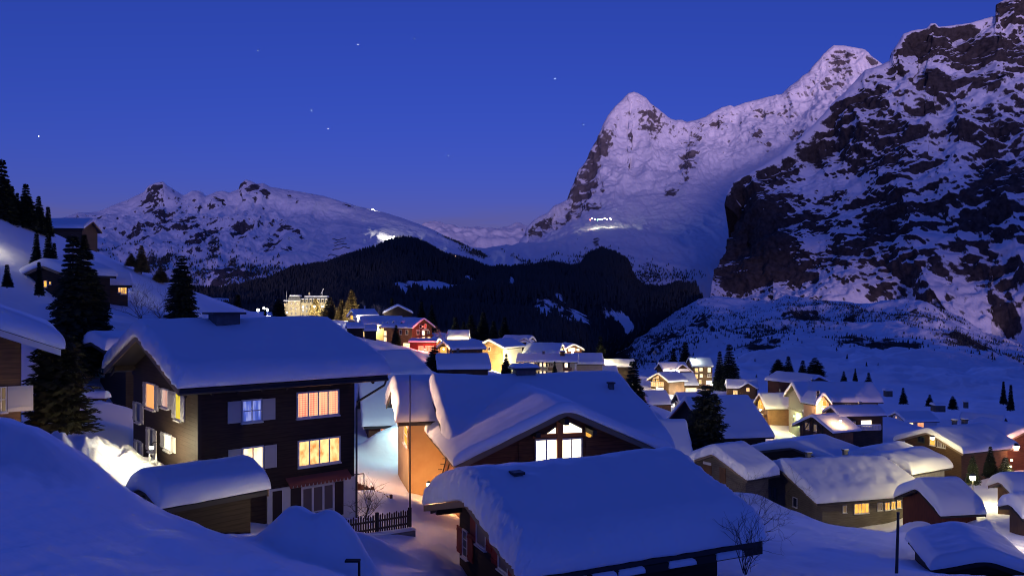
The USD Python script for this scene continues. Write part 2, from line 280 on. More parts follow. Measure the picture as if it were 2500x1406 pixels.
wr_blobs = [(2370, 110, 90, 36, 8, 0.75), (2300, 185, 70, 34, 15, 0.75), (2240, 95, 30, 20, -20, 0.5), (2470, 20, 50, 22, 0, 0.6), (2480, 100, 40, 34, 20, 0.6), (2400, 38, 60, 14, -5, -0.9), (2330, 148, 90, 7, 12, -0.8), (2420, 68, 60, 12, 0, -0.5), (2340, 215, 90, 14, 5, -0.5),
            (2250, 240, 46, 26, -10, 0.6), (2130, 240, 60, 26, 10, 0.55), (2180, 165, 60, 26, 0, -0.35), (2100, 205, 50, 22, -40, -0.5), (2000, 300, 70, 12, -38, -0.6), (1930, 370, 60, 8, -35, -0.5), (2200, 320, 60, 50, 20, 0.45), (2240, 280, 40, 12, 0, -0.3), (2080, 290, 40, 18, 20, -0.3), (2040, 250, 30, 20, -40, 0.3), (2300, 270, 40, 40, 20, -0.2),
            (2430, 260, 80, 60, 30, 0.4), (2440, 470, 100, 110, 0, 0.85), (2380, 580, 70, 50, 0, 0.5), (2480, 600, 70, 16, 20, -1.3), (2420, 590, 30, 10, 25, -0.7), (2470, 680, 70, 50, 0, 0.3), (2320, 680, 120, 60, 0, 0.6), (2200, 640, 100, 70, 0, 0.5), (2380, 330, 60, 20, -10, -0.3), (2300, 330, 40, 40, 0, -0.25),
            (1850, 560, 90, 120, 0, 0.75), (1800, 620, 70, 90, 0, 0.55), (1900, 640, 80, 60, 0, 0.5), (1850, 520, 60, 20, 20, 0.3), (1955, 590, 50, 24, -10, -0.75), (1900, 610, 34, 10, -10, -0.45), (1990, 600, 40, 16, 0, -0.4), (2040, 500, 56, 44, 35, -0.75), (2000, 420, 70, 24, 10, -0.75), (2090, 420, 60, 30, 20, -0.55), (1960, 440, 30, 26, 20, -0.6), (2010, 470, 26, 16, 30, 0.5), (2050, 440, 26, 14, 20, 0.4), (1940, 380, 60, 14, -30, 0.5), (2060, 370, 60, 26, 20, 0.3), (2130, 470, 50, 50, 0, 0.35), (2110, 560, 60, 40, 0, 0.4),
            (2170, 580, 24, 10, 0, -0.5), (2270, 575, 30, 9, 10, -0.8), (2250, 640, 20, 22, 0, -0.9), (2130, 640, 14, 50, 10, -0.35), (2150, 510, 30, 30, 30, -0.3), (2250, 420, 50, 60, 30, -0.3), (2200, 400, 40, 50, 0, 0.2), (2340, 400, 40, 20, 20, -0.35)]
def wr_shape(v, px, py, t):
    e = sstep(0.0, 0.6, np.abs(t - 1))
    z = v[..., 2] - 0.20 * v[..., 0] + 190 * nz(v, 260, 260, 260, 44, 4)
    ph = z / 92.0 + 1.6 * nz(v, 160, 160, 70, 45, 4)
    saw = ph - np.floor(ph)
    amp = 0.35 + 1.1 * noise(v / 230.0, 49)
    terr = (sstep(0.0, 0.7, saw) - saw) * 38 * amp
    g = (ridged(v, 230, 420, 800, 41) - .28) * 230 + (nz(v, 170, 170, 170, 42, 5) - .1) * 130
    return (g - terr) * e + nz(v, 34, 34, 34, 43, 4) * 30 * (.25 + .75 * e)
def wr_rock(v, n, px, py, t):
    d = blobs(px, py, wr_blobs)
    z = v[..., 2] - 0.26 * v[..., 0] + 60 * nz(v, 120, 120, 120, 48, 3)
    beds = nz(np.stack([v[..., 0], v[..., 1], z * 1.0], -1), 110, 110, 36, 47, 4)
    streak = nz(np.stack([v[..., 0] + 0.25 * v[..., 2], v[..., 1], v[..., 2]], -1), 36, 36, 210, 50, 4)
    patch = nz(v, 150, 150, 110, 46, 5)
    foot = sstep(4.6, 5.4, t)
    low = sstep(430, 620, py)
    return 0.36 + 0.17 * low + d * 0.55 + (0.50 - n[..., 2]) * 0.75 + beds * 0.75 + streak * 0.65 + patch * 1.15 - foot * 0.35
mountain('mountain', 'towering dark rock wall streaked with snow filling the right side', [[(x, 900, y + 1500) for x, _, y in WR], WR, w1, w2, w3, w4, w5, w6], 560, [6, 50, 70, 80, 80, 60, 30], wr_shape, wr_rock, M_wall)

# --- snowy slope with scrub under the wall, down to the village
s0 = [(1470, 905, 2300), (1520, 850, 2500), (1580, 815, 2600), (1620, 775, 2700), (1680, 745, 2800), (1740, 722, 2850), (1830, 728, 2800), (1870, 742, 2760), (1920, 722, 2700), (2000, 735, 2600), (2100, 742, 2450), (2200, 738, 2300), (2270, 745, 2200), (2350, 775, 2100), (2420, 830, 2000), (2500, 860, 1900), (2800, 900, 1700)]
s1 = [(1470, 930, 2000), (1560, 880, 2050), (1650, 840, 2050), (1750, 800, 2050), (1850, 800, 2000), (1950, 800, 1950), (2100, 805, 1850), (2250, 815, 1750), (2400, 880, 1600), (2500, 905, 1550), (2800, 930, 1400)]
s2 = [(1470, 950, 1500), (1600, 925, 1450), (1750, 890, 1400), (1900, 880, 1350), (2100, 885, 1250), (2300, 905, 1150), (2500, 940, 1050), (2800, 960, 950)]
s3 = [(1470, 970, 900), (1600, 955, 860), (1800, 950, 800), (2000, 950, 760), (2200, 965, 700), (2500, 990, 620), (2800, 1000, 560)]
s4 = [(1470, 1060, 420), (1700, 1060, 400), (2000, 1060, 380), (2300, 1060, 360), (2500, 1070, 340), (2800, 1080, 330)]
sl_blobs = [(1990, 795, 46, 30, 60, 0.7), (1935, 790, 30, 36, 70, 0.65), (2150, 870, 90, 22, 5, 0.8), (2060, 860, 40, 30, 0, 0.6), (2220, 890, 40, 22, 0, 0.6), (1700, 800, 60, 50, 0, 0.35), (1620, 850, 60, 40, -30, 0.6), (1850, 850, 60, 40, 20, 0.6), (1780, 800, 60, 30, -20, 0.3), (2350, 855, 80, 26, 15, 0.8), (2430, 900, 50, 24, 10, 0.6), (2250, 780, 60, 12, 5, 0.6), (1900, 830, 40, 30, 0, 0.4), (2080, 780, 34, 16, -30, 0.7), (2200, 800, 40, 26, 20, 0.5), (1840, 890, 60, 30, 0, 0.5), (1930, 890, 60, 26, 20, 0.3), (2000, 735, 90, 10, 4, 0.5), (1870, 735, 30, 8, -20, 0.5), (1500, 900, 60, 60, -40, 0.9),
            (2150, 820, 60, 26, 0, -0.5), (2000, 850, 30, 40, 40, -0.5), (1700, 755, 60, 12, -10, -0.4), (2100, 930, 200, 30, 5, -0.5), (2350, 950, 160, 30, 5, -0.4)]
def sl_shape(v, px, py, t):
    return (ridged(v, 170, 400, 300, 51) * 70 + nz(v, 90, 90, 90, 52, 5) * 45 + nz(v, 20, 20, 20, 53, 3) * 8) * (0.2 + 0.8 * sstep(0, 0.25, t)) * (1 - 0.8 * sstep(2.2, 3.2, t))
def sl_rock(v, n, px, py, t):
    d = blobs(px, py, sl_blobs)
    return 0.15 + d * 0.78 + (0.74 - n[..., 2]) * 0.9 + nz(v, 80, 80, 34, 54, 4) * 0.9 + nz(v, 25, 25, 90, 55, 3) * .35 - 0.45 * sstep(1.9, 2.8, t)
SL = mountain('hills', 'snowy scrub covered slope below the rock wall beyond the village', [s0, s1, s2, s3, s4], 520, [90, 90, 60, 16], sl_shape, sl_rock, M_slope, 'hill')

# --- dark wooded hill and valley side
h0 = [(400, 742, 2900), (470, 728, 2950), (520, 718, 3000), (580, 705, 3000), (640, 697, 3000), (700, 680, 3000), (740, 664, 3000), (780, 655, 3000), (830, 642, 3000), (880, 628, 3000), (930, 618, 3000), (960, 606, 3000), (995, 601, 3000), (1025, 606, 3000), (1060, 620, 3000), (1090, 634, 2980), (1130, 644, 2950), (1170, 660, 2950), (1200, 672, 2950), (1225, 668, 2950), (1265, 664, 2950), (1300, 668, 2900), (1340, 664, 2950), (1400, 668, 3000), (1425, 645, 3200), (1440, 632, 3300), (1470, 626, 3350), (1500, 632, 3350), (1530, 650, 3300), (1548, 690, 3200), (1575, 705, 3100), (1620, 705, 3000), (1660, 695, 2950), (1700, 694, 2900), (1725, 722, 2900)]
h1 = [(400, 752, 2500), (600, 722, 2550), (760, 700, 2550), (900, 672, 2550), (1000, 660, 2550), (1100, 690, 2550), (1200, 702, 2500), (1400, 700, 2500), (1500, 690, 2650), (1560, 725, 2600), (1650, 745, 2700), (1690, 765, 2750)]
h2 = [(400, 775, 1900), (700, 745, 2000), (900, 730, 2000), (1100, 745, 2000), (1300, 760, 1950), (1450, 780, 2100), (1540, 815, 2450), (1590, 830, 2600)]
h3 = [(380, 830, 1200), (700, 810, 1300), (1000, 815, 1300), (1300, 850, 1250), (1420, 885, 1600), (1480, 900, 2300), (1500, 910, 2450)]
h4 = [(380, 900, 620), (700, 870, 700), (1000, 880, 700), (1300, 920, 700), (1400, 950, 900), (1460, 960, 1500), (1480, 965, 2000)]
wd_clear = [(1040, 706, 60, 11, 5, 1.0), (1100, 700, 60, 7, 10, 0.9), (980, 714, 26, 10, 30, 0.8), (1100, 690, 50, 6, 12, 0.7), (1160, 692, 30, 7, 30, 0.9), (1235, 695, 18, 7, 5, 1.0), (1250, 712, 8, 14, 0, 0.8), (690, 706, 46, 6, -12, 1.0), (610, 724, 70, 4, -14, 1.0), (735, 704, 30, 9, -20, 0.7), (500, 745, 60, 8, -10, 0.7), (700, 728, 60, 6, -5, 0.5), (1490, 712, 24, 5, -15, 0.9), (1530, 706, 14, 3, 0, 0.8), (1270, 730, 10, 8, 30, 0.6), (1400, 640, 30, 8, -20, 0.3), (1310, 775, 30, 30, 40, 0.42), (1380, 770, 60, 40, 20, 0.38), (1440, 790, 50, 26, 40, 0.38), (1520, 800, 26, 20, 50, 0.7), (1490, 775, 30, 16, 30, 0.5), (1560, 830, 20, 20, 30, 0.5), (1540, 660, 10, 20, 10, 0.5), (1060, 748, 10, 10, 30, 0.7), (1360, 742, 26, 8, 20, 0.4), (1180, 745, 60, 8, 0, 0.3)]
def wd_shape(v, px, py, t):
    return (nz(v, 240, 240, 240, 61, 4) * 70 + ridged(v, 200, 500, 300, 62, 3) * 50) * sstep(0, 0.4, t) * (1 - 0.5 * sstep(3, 4, t))
def wd_rock(v, n, px, py, t):
    return 1.0 - blobs(px, py, wd_clear) * 1.0 + nz(v, 90, 90, 90, 63, 3) * 0.7
WD = mountain('hills', 'dark wooded hill with narrow snow clearings across the valley', [[(x, 800, y + 500) for x, _, y in h0], h0, h1, h2, h3, h4], 420, [4, 50, 60, 50, 30], wd_shape, wd_rock, M_wood, 'hill')

# --- the snow covered heights behind the camera, whose crest keeps the afterglow off the village
gx, gy = np.meshgrid(np.linspace(-12000, 12000, 121), np.linspace(-10000, -250, 70))
gz = 1130 * sstep(-900, -6400, gy) ** 0.9 - 60 + (fbm(np.stack([gx / 1500, gy / 1500, gx * 0], -1), 5, 71) - 0.5) * 500 * sstep(-900, -3500, gy)
gz = np.where(gy < -6600, gz - (-6600 - gy) * 0.35, gz)
bh = obj('hills', (np.stack([gx, gy, gz], -1).reshape(-1, 3), grid_faces(70, 121)), M_slope, smooth=True)
primvar(bh, 'rock', (0.05 + (fbm(np.stack([gx / 400, gy / 400, gz / 200], -1), 4, 72) - 0.5) * 1.2).ravel())
tag(bh, 'snowy heights rising behind the viewpoint', 'hill', None, 'structure')

# ---------------------------------------------------------------- village materials
def snow_mat(name, color, bump, scale):
    return mat(name, {
        'g': ('geometry', {}),
        'n1': ('noise_texture', {'scale': scale, 'detail': 4.0, 'roughness': 0.6}), 'n2': ('noise_texture', {'scale': scale * 0.12, 'detail': 2.0}),
        'a': ('math', {'math_type': 'multiply_add', 'value2': 3.0}),
        'b': ('bump', {'strength': bump, 'distance': 0.10}),
        'p': ('principled_bsdf', {'base_color': color, 'roughness': 0.75, 'specular_ior_level': 0.15}),
    }, [('g.position', 'n1.vector'), ('g.position', 'n2.vector'), ('n2.fac', 'a.value1'), ('n1.fac', 'a.value3'), ('a.value', 'b.height'), ('b.normal', 'p.normal')])
SNOWM = snow_mat('roof_snow', (0.91, 0.915, 0.94), 0.22, 2.2)
SNOWG = snow_mat('ground_snow', (0.90, 0.905, 0.94), 0.4, 1.6)
SNOWR = snow_mat('cut_snow', (0.86, 0.86, 0.90), 0.9, 3.2)

def wood_mat(name, a, b, log=0.22, rough=0.7, upright=False):
    """boards or logs: dark joints every log metres, grain along them"""
    return mat(name, {
        'tc': ('texture_coordinate', {}), 'mp': ('mapping', {'scale': (14.0, 14.0, 1.0) if upright else (1.0, 1.0, 14.0)}),
        'n': ('noise_texture', {'scale': 1.3, 'detail': 5.0, 'roughness': 0.65}), 'n2': ('noise_texture', {'scale': 0.5, 'detail': 3.0}),
        'mw': ('mapping', {'scale': (1.0, 1.0, 0.0) if upright else (0.0, 0.0, 1.0)}),
        'w': ('wave_texture', {'wave_type': 'bands', 'bands_direction': 'diagonal' if upright else 'z', 'profile': 'saw', 'scale': (0.628 if upright else 0.314) / log, 'distortion': 0.1}),
        'j': ('map_range', {'from_min': 0.0, 'from_max': 0.10, 'to_min': 0.25, 'to_max': 1.0, 'clamp': True}),
        'r': ('rgb_ramp', {'ramp': [(0.3, a), (0.72, b)]}), 'r2': ('map_range', {'from_min': 0.3, 'from_max': 0.7, 'to_min': 0.75, 'to_max': 1.15, 'clamp': True}),
        'm': ('mix_color', {'blend_type': 'multiply', 'fac': 1.0}), 'm2': ('mix_color', {'blend_type': 'multiply', 'fac': 1.0, 'use_clamp': False}),
        'c1': ('combine_color', {}), 'c2': ('combine_color', {}),
        'bp': ('bump', {'strength': 0.7, 'distance': 0.03}),
        'p': ('principled_bsdf', {'roughness': rough, 'specular_ior_level': 0.25}),
    }, [('tc.object', 'mp.vector'), ('mp.vector', 'n.vector'), ('tc.object', 'n2.vector'), ('tc.object', 'mw.vector'), ('mw.vector', 'w.vector'), ('w.fac', 'j.value'), ('n.fac', 'r.fac'), ('n2.fac', 'r2.value'),
        ('j.result', 'c1.r'), ('j.result', 'c1.g'), ('j.result', 'c1.b'), ('r2.result', 'c2.r'), ('r2.result', 'c2.g'), ('r2.result', 'c2.b'),
        ('r.color', 'm.a'), ('c1.color', 'm.b'), ('m.result', 'm2.a'), ('c2.color', 'm2.b'), ('m2.result', 'p.base_color'), ('w.fac', 'bp.height'), ('bp.normal', 'p.normal')])
def stucco_mat(name, a, b, scale=1.2):
    return mat(name, {'tc': ('texture_coordinate', {}), 'n': ('noise_texture', {'scale': scale, 'detail': 6.0, 'roughness': 0.65}), 'r': ('rgb_ramp', {'ramp': [(0.3, a), (0.7, b)]}),
                      'bp': ('bump', {'strength': 0.3, 'distance': 0.02}), 'p': ('principled_bsdf', {'roughness': 0.85, 'specular_ior_level': 0.2})},
               [('tc.object', 'n.vector'), ('n.fac', 'r.fac'), ('r.color', 'p.base_color'), ('n.fac', 'bp.height'), ('bp.normal', 'p.normal')])

W = {
    'dark': wood_mat('dark_timber', (0.028, 0.018, 0.013), (0.055, 0.036, 0.025), 0.20),
    'brown': wood_mat('brown_timber', (0.075, 0.042, 0.022), (0.15, 0.085, 0.045), 0.22),
    'tan': wood_mat('honey_timber', (0.20, 0.11, 0.05), (0.34, 0.20, 0.10), 0.20),
    'grey': wood_mat('weathered_timber', (0.10, 0.085, 0.065), (0.20, 0.17, 0.13), 0.24),
    'red': wood_mat('red_boards', (0.10, 0.025, 0.016), (0.18, 0.05, 0.03), 0.18, upright=True),
    'redbrown': wood_mat('red_brown_boards', (0.09, 0.035, 0.02), (0.17, 0.07, 0.04), 0.2),
    'boards': wood_mat('upright_brown_boards', (0.12, 0.06, 0.03), (0.22, 0.12, 0.06), 0.2, upright=True),
    'cream': stucco_mat('cream_render', (0.52, 0.43, 0.25), (0.60, 0.51, 0.32)),
    'ochre': stucco_mat('ochre_render', (0.50, 0.33, 0.17), (0.58, 0.40, 0.22)),
    'white': stucco_mat('white_render', (0.62, 0.60, 0.57), (0.72, 0.70, 0.67)),
    'slate': stucco_mat('slate_grey_cladding', (0.10, 0.10, 0.10), (0.16, 0.16, 0.16), 4.0),
    'stone': stucco_mat('grey_concrete', (0.16, 0.15, 0.145), (0.27, 0.26, 0.25), 2.0),
    'trim': plain('pale_timber_trim', (0.22, 0.16, 0.11)),
    'darktrim': plain('dark_timber_trim', (0.035, 0.025, 0.02)),
    'redtrim': plain('red_painted_trim', (0.26, 0.05, 0.035)),
    'orangew': plain('orange_larch_beam', (0.46, 0.15, 0.05)),
    'whitep': plain('white_paint', (0.68, 0.67, 0.65), 0.5),
    'shutw': plain('off_white_shutter_paint', (0.52, 0.50, 0.48), 0.6),
    'shutr': plain('red_shutter_paint', (0.24, 0.025, 0.018), 0.6),
    'shutd': plain('dark_shutter_paint', (0.035, 0.022, 0.018), 0.6),
    'shutg': plain('green_shutter_paint', (0.05, 0.085, 0.06), 0.6),
    'metal': plain('dark_metal', (0.06, 0.06, 0.065), 0.45, metallic=0.8),
    'steel': plain('galvanised_steel', (0.42, 0.43, 0.45), 0.4, metallic=0.9),
    'roof': plain('dark_roof_sheeting', (0.045, 0.04, 0.04), 0.7),
    'glassd': mat('dark_window_glass', {'p': ('principled_bsdf', {'base_color': (0.012, 0.012, 0.015), 'roughness': 0.08, 'specular_ior_level': 0.5})}, []),
    'curt': plain('curtained_window', (0.16, 0.12, 0.11), 0.3),
    'awn': plain('red_awning_cloth', (0.30, 0.09, 0.06), 0.85),
    'teal': plain('teal_banner_cloth', (0.05, 0.14, 0.15), 0.8),
    'pale': plain('pale_lettering', (0.45, 0.45, 0.42), 0.7),
    'dark_letter': plain('brown_lettering', (0.12, 0.07, 0.02), 0.7),
}
def glow(name, c1, c2, strength, scale=1.6, rep=(1.0, 1.0, 0.6)):
    """a lit room behind a pane: lamps, curtains and furniture as soft light and dark shapes"""
    return mat(name, {
        'g': ('geometry', {}), 'mp': ('mapping', {'scale': rep}), 'n': ('noise_texture', {'scale': scale, 'detail': 3.0, 'roughness': 0.6}),
        'r': ('rgb_ramp', {'ramp': [(0.32, c2), (0.55, c1)]}), 'e': ('emission', {'strength': strength * EK})},
        [('g.position', 'mp.vector'), ('mp.vector', 'n.vector'), ('n.fac', 'r.fac'), ('r.color', 'e.color')], out='e.emission')
G = {
    'warm': glow('lit_window_warm', (1.0, 0.60, 0.24), (0.62, 0.20, 0.05), 1.7, 2.6),
    'bright': glow('lit_window_bright', (1.0, 0.76, 0.42), (0.95, 0.45, 0.16), 2.2, 2.0),
    'white': glow('lit_window_white', (1.0, 0.86, 0.58), (1.0, 0.70, 0.36), 3.0),
    'orange': glow('lit_window_orange', (1.0, 0.42, 0.14), (0.75, 0.20, 0.06), 1.1),
    'pinkdim': glow('lit_window_pink', (0.95, 0.60, 0.50), (0.75, 0.38, 0.30), 0.8),
    'yellow': glow('lit_window_yellow', (0.95, 0.72, 0.08), (0.55, 0.42, 0.03), 0.9),
    'amber': glow('lit_window_amber', (1.0, 0.50, 0.09), (0.8, 0.28, 0.04), 1.4),
    'red': glow('lit_window_red', (1.0, 0.12, 0.08), (0.7, 0.05, 0.04), 1.0),
    'redwarm': glow('lit_window_red_warm', (1.0, 0.42, 0.20), (0.9, 0.25, 0.10), 1.2),
    'dim': glow('lit_window_dim', (0.50, 0.33, 0.20), (0.32, 0.2, 0.12), 0.35),
    'blue': mat('lit_window_blue', {
        'g': ('geometry', {}), 'mp': ('mapping', {'scale': (6.0, 6.0, 0.5)}), 'n': ('noise_texture', {'scale': 1.8, 'detail': 2.0}),
        'r': ('rgb_ramp', {'ramp': [(0.30, (0.05, 0.08, 0.30)), (0.5, (0.10, 0.16, 0.75)), (0.68, (0.45, 0.50, 1.0))]}), 'e': ('emission', {'strength': 0.8 * EK})},
        [('g.position', 'mp.vector'), ('mp.vector', 'n.vector'), ('n.fac', 'r.fac'), ('r.color', 'e.color')], out='e.emission'),
    'pink': mat('lit_window_check_curtain', {
        'g': ('geometry', {}), 'mpv': ('mapping', {'scale': (3.0, 3.0, 0.4)}), 'n': ('noise_texture', {'scale': 1.0, 'detail': 2.0}),
        'wz': ('wave_texture', {'bands_direction': 'z', 'scale': 3.1, 'distortion': 0.3}), 'wx': ('wave_texture', {'bands_direction': 'x', 'scale': 2.9, 'distortion': 0.5}),
        'ad': ('math', {'math_type': 'add'}), 'mu': ('math', {'math_type': 'multiply_add', 'value2': 0.22}),
        'r': ('rgb_ramp', {'ramp': [(0.36, (1.0, 0.14, 0.09)), (0.62, (1.0, 0.30, 0.20)), (0.82, (1.0, 0.58, 0.30))]}), 'e': ('emission', {'strength': 1.15 * EK})},
        [('g.position', 'mpv.vector'), ('mpv.vector', 'n.vector'), ('g.position', 'wz.vector'), ('g.position', 'wx.vector'), ('wz.fac', 'ad.value1'), ('wx.fac', 'ad.value2'),
         ('ad.value', 'mu.value1'), ('n.fac', 'mu.value3'), ('mu.value', 'r.fac'), ('r.color', 'e.color')], out='e.emission'),
    'none': W['glassd'], 'curt': W['curt'],
}
def bulb(name, color, strength):
    return mat(name, {'e': ('emission', {'color': color, 'strength': strength * EK})}, [], out='e.emission')
B = {'warm': bulb('lamp_glass_warm', (1.0, 0.72, 0.40), 30.0), 'white': bulb('lamp_glass_white', (1.0, 0.93, 0.80), 30.0), 'cold': bulb('lamp_glass_cold', (0.72, 1.0, 0.95), 30.0),
     'orange': bulb('lamp_glass_orange', (1.0, 0.5, 0.2), 20.0), 'red': bulb('lamp_glass_red', (1.0, 0.15, 0.1), 8.0), 'green': bulb('lamp_glass_green', (0.3, 1.0, 0.5), 8.0)}

# ---------------------------------------------------------------- mesh builders
class MB:
    """collects boxes, bars and polygons into one mesh"""
    def __init__(self):
        self.v, self.f, self.n = [], [], 0
    def add(self, v, f):
        v = np.asarray(v, float)
        self.v.append(v); self.f.append(np.asarray(f, int) + self.n); self.n += len(v)
        return self
    def box(self, x0, x1, y0, y1, z0, z1):
        c = np.array([[x, y, z] for z in (z0, z1) for y in (y0, y1) for x in (x0, x1)])
        return self.add(c, BOXF)
    def bar(self, a, b, w, h=None, up=(0, 0, 1)):
        """a square bar from a to b"""
        a, b = np.asarray(a, float), np.asarray(b, float)
        d = b - a; L = np.linalg.norm(d); d = d / L
        s = np.cross(d, up); s = s / max(np.linalg.norm(s), 1e-9) if np.linalg.norm(s) > 1e-6 else np.array([1., 0, 0])
        t = np.cross(s, d); h = h or w
        c = [a + d * (L * k) + s * (i * w / 2) + t * (j * h / 2) for j in (-1, 1) for i in (-1, 1) for k in (0, 1)]
        return self.add(c, BOXF)
    def tube(self, pts, r, n=8, r1=None):
        pts = np.asarray(pts, float); m = len(pts)
        rr = np.linspace(r, r if r1 is None else r1, m)
        d = np.gradient(pts, axis=0); d /= np.maximum(np.linalg.norm(d, axis=1, keepdims=True), 1e-9)
        ref = np.where(np.abs(d[:, 2:3]) > 0.9, [[1., 0, 0]], [[0, 0, 1.]])
        s = np.cross(d, ref); s /= np.linalg.norm(s, axis=1, keepdims=True); t = np.cross(d, s)
        a = np.arange(n) / n * 2 * np.pi
        v = pts[:, None] + rr[:, None, None] * (s[:, None] * np.cos(a)[None, :, None] + t[:, None] * np.sin(a)[None, :, None])
        i = np.arange(m * n).reshape(m, n); j = np.roll(i, -1, 1)
        f = np.vstack([np.stack([i[:-1].ravel(), j[:-1].ravel(), j[1:].ravel()], 1), np.stack([i[:-1].ravel(), j[1:].ravel(), i[1:].ravel()], 1)])
        v = np.vstack([v.reshape(-1, 3), pts[:1], pts[-1:]])
        k = m * n
        f = np.vstack([f, np.stack([np.full(n, k), j[0], i[0]], 1), np.stack([np.full(n, k + 1), i[-1], j[-1]], 1)])
        return self.add(v, f)
    def prism(self, poly, axis, t0, t1):
        """polygon of (a, z) extruded along x ('x') or y ('y')"""
        p = np.asarray(poly, float); n = len(p)
        def put(t):
            return np.stack([np.full(n, t), p[:, 0], p[:, 1]], 1) if axis == 'x' else np.stack([p[:, 0], np.full(n, t), p[:, 1]], 1)
        v = np.vstack([put(t0), put(t1)])
        f = [[0, i, i + 1] for i in range(1, n - 1)] + [[n, n + i + 1, n + i] for i in range(1, n - 1)]
        for i in range(n):
            j = (i + 1) % n
            f += [[i, n + i, n + j], [i, n + j, j]]
        return self.add(v, f)
    def mesh(self):
        v, f = np.vstack(self.v), np.vstack(self.f)
        m = trimesh.Trimesh(v, f, process=False)
        return (v, f)
    def build(self, name, m, parent=None, smooth=False, label=None):
        return obj(name, self.mesh(), m, parent, smooth, label)
BOXF = np.array([[0, 2, 1], [1, 2, 3], [4, 5, 6], [5, 7, 6], [0, 1, 4], [1, 5, 4], [2, 6, 3], [3, 6, 7], [0, 4, 2], [2, 4, 6], [1, 3, 5], [3, 7, 5]])

def snow_slab(x0, x1, y0, y1, zf, T, seed, n=(40, 36), rg=0.35, re=0.8, rough=0.0, over=0.12, bulge=0.18, stri=0.0):
    """a deep pillow of snow lying on the surface zf(x, y): blunt, bulging edges, uneven depth"""
    def spread(a, b, m):
        t = np.linspace(-1, 1, m)
        t = np.sign(t) * (1 - (1 - np.abs(t)) ** 1.7)
        return (a + b) / 2 + (b - a) / 2 * t
    xs, ys = spread(x0 - over, x1 + over, n[0]), spread(y0 - over, y1 + over, n[1])
    X, Y = np.meshgrid(xs, ys)
    Xc, Yc = np.clip(X, x0, x1), np.clip(Y, y0, y1)
    base = zf(Xc, Yc)
    dx, dy = np.minimum(X - xs[0], xs[-1] - X), np.minimum(Y - ys[0], ys[-1] - Y)
    ex, ey = np.clip(dx / (rg * T + 1e-6), 0, 1), np.clip(dy / (re * T + 1e-6), 0, 1)
    e = np.sqrt(np.clip(1 - (1 - ex) ** 2, 0, 1)) * np.sqrt(np.clip(1 - (1 - ey) ** 2, 0, 1))
    P = np.stack([X, Y, X * 0 + seed * 3.7], -1)
    th = T * (1 + bulge * 2 * (fbm(P / 2.6, 3, seed) - 0.5) + 0.10 * (fbm(P / 0.8, 2, seed + 3) - 0.5))
    top = base + 0.03 + th * e
    # bulge the edges outwards and roughen the cut faces
    ed = (1 - ex) * (dx < dy) + (1 - ey) * (dy <= dx)
    wob = (fbm(P / 0.9 + 9, 3, seed + 5) - 0.5) * 0.30 * T * np.clip(ed, 0, 1)
    nx_, ny_ = np.sign(X - (x0 + x1) / 2) * (ex < 1), np.sign(Y - (y0 + y1) / 2) * (ey < 1)
    hh = 4 * e * (1 - e)
    X2 = X + nx_ * (wob + 0.05 * T * hh); Y2 = Y + ny_ * (wob * 0.8 + 0.08 * T * hh)
    if stri:      # the cut faces at the gables: ragged upright flutes
        q = np.stack([Y / 0.13, top / 0.55, X * 0 + seed], -1)
        X2 = X2 + nx_ * (fbm(q, 3, seed + 9) - 0.5) * stri * np.clip((1 - ex) * 2, 0, 1)
        top = top + (fbm(np.stack([X / .1, Y / 0.1, X * 0], -1), 2, seed + 11) - .5) * stri * .5 * np.clip((1 - ex) * 2, 0, 1) * (e > .02)
    if rough:
        top = top + (fbm(np.stack([X / 0.16, Y / 0.16, top / 0.4], -1), 3, seed + 7) - 0.5) * rough * np.clip(ed * 1.5, 0, 1) * (e > 0.02)
    m, k = X.shape
    v = np.vstack([np.stack([X2, Y2, top], -1).reshape(-1, 3), np.stack([Xc, Yc, base + 0.02], -1).reshape(-1, 3)])
    ft = grid_faces(m, k); fb = ft[:, ::-1] + m * k
    i = np.arange(m * k).reshape(m, k)
    loop = np.concatenate([i[0, :], i[1:, -1], i[-1, -2::-1], i[-2:0:-1, 0]])
    nxt = np.roll(loop, -1)
    side = np.vstack([np.stack([loop, loop + m * k, nxt], 1), np.stack([nxt, loop + m * k, nxt + m * k], 1)])
    return v, np.vstack([ft, fb, side])

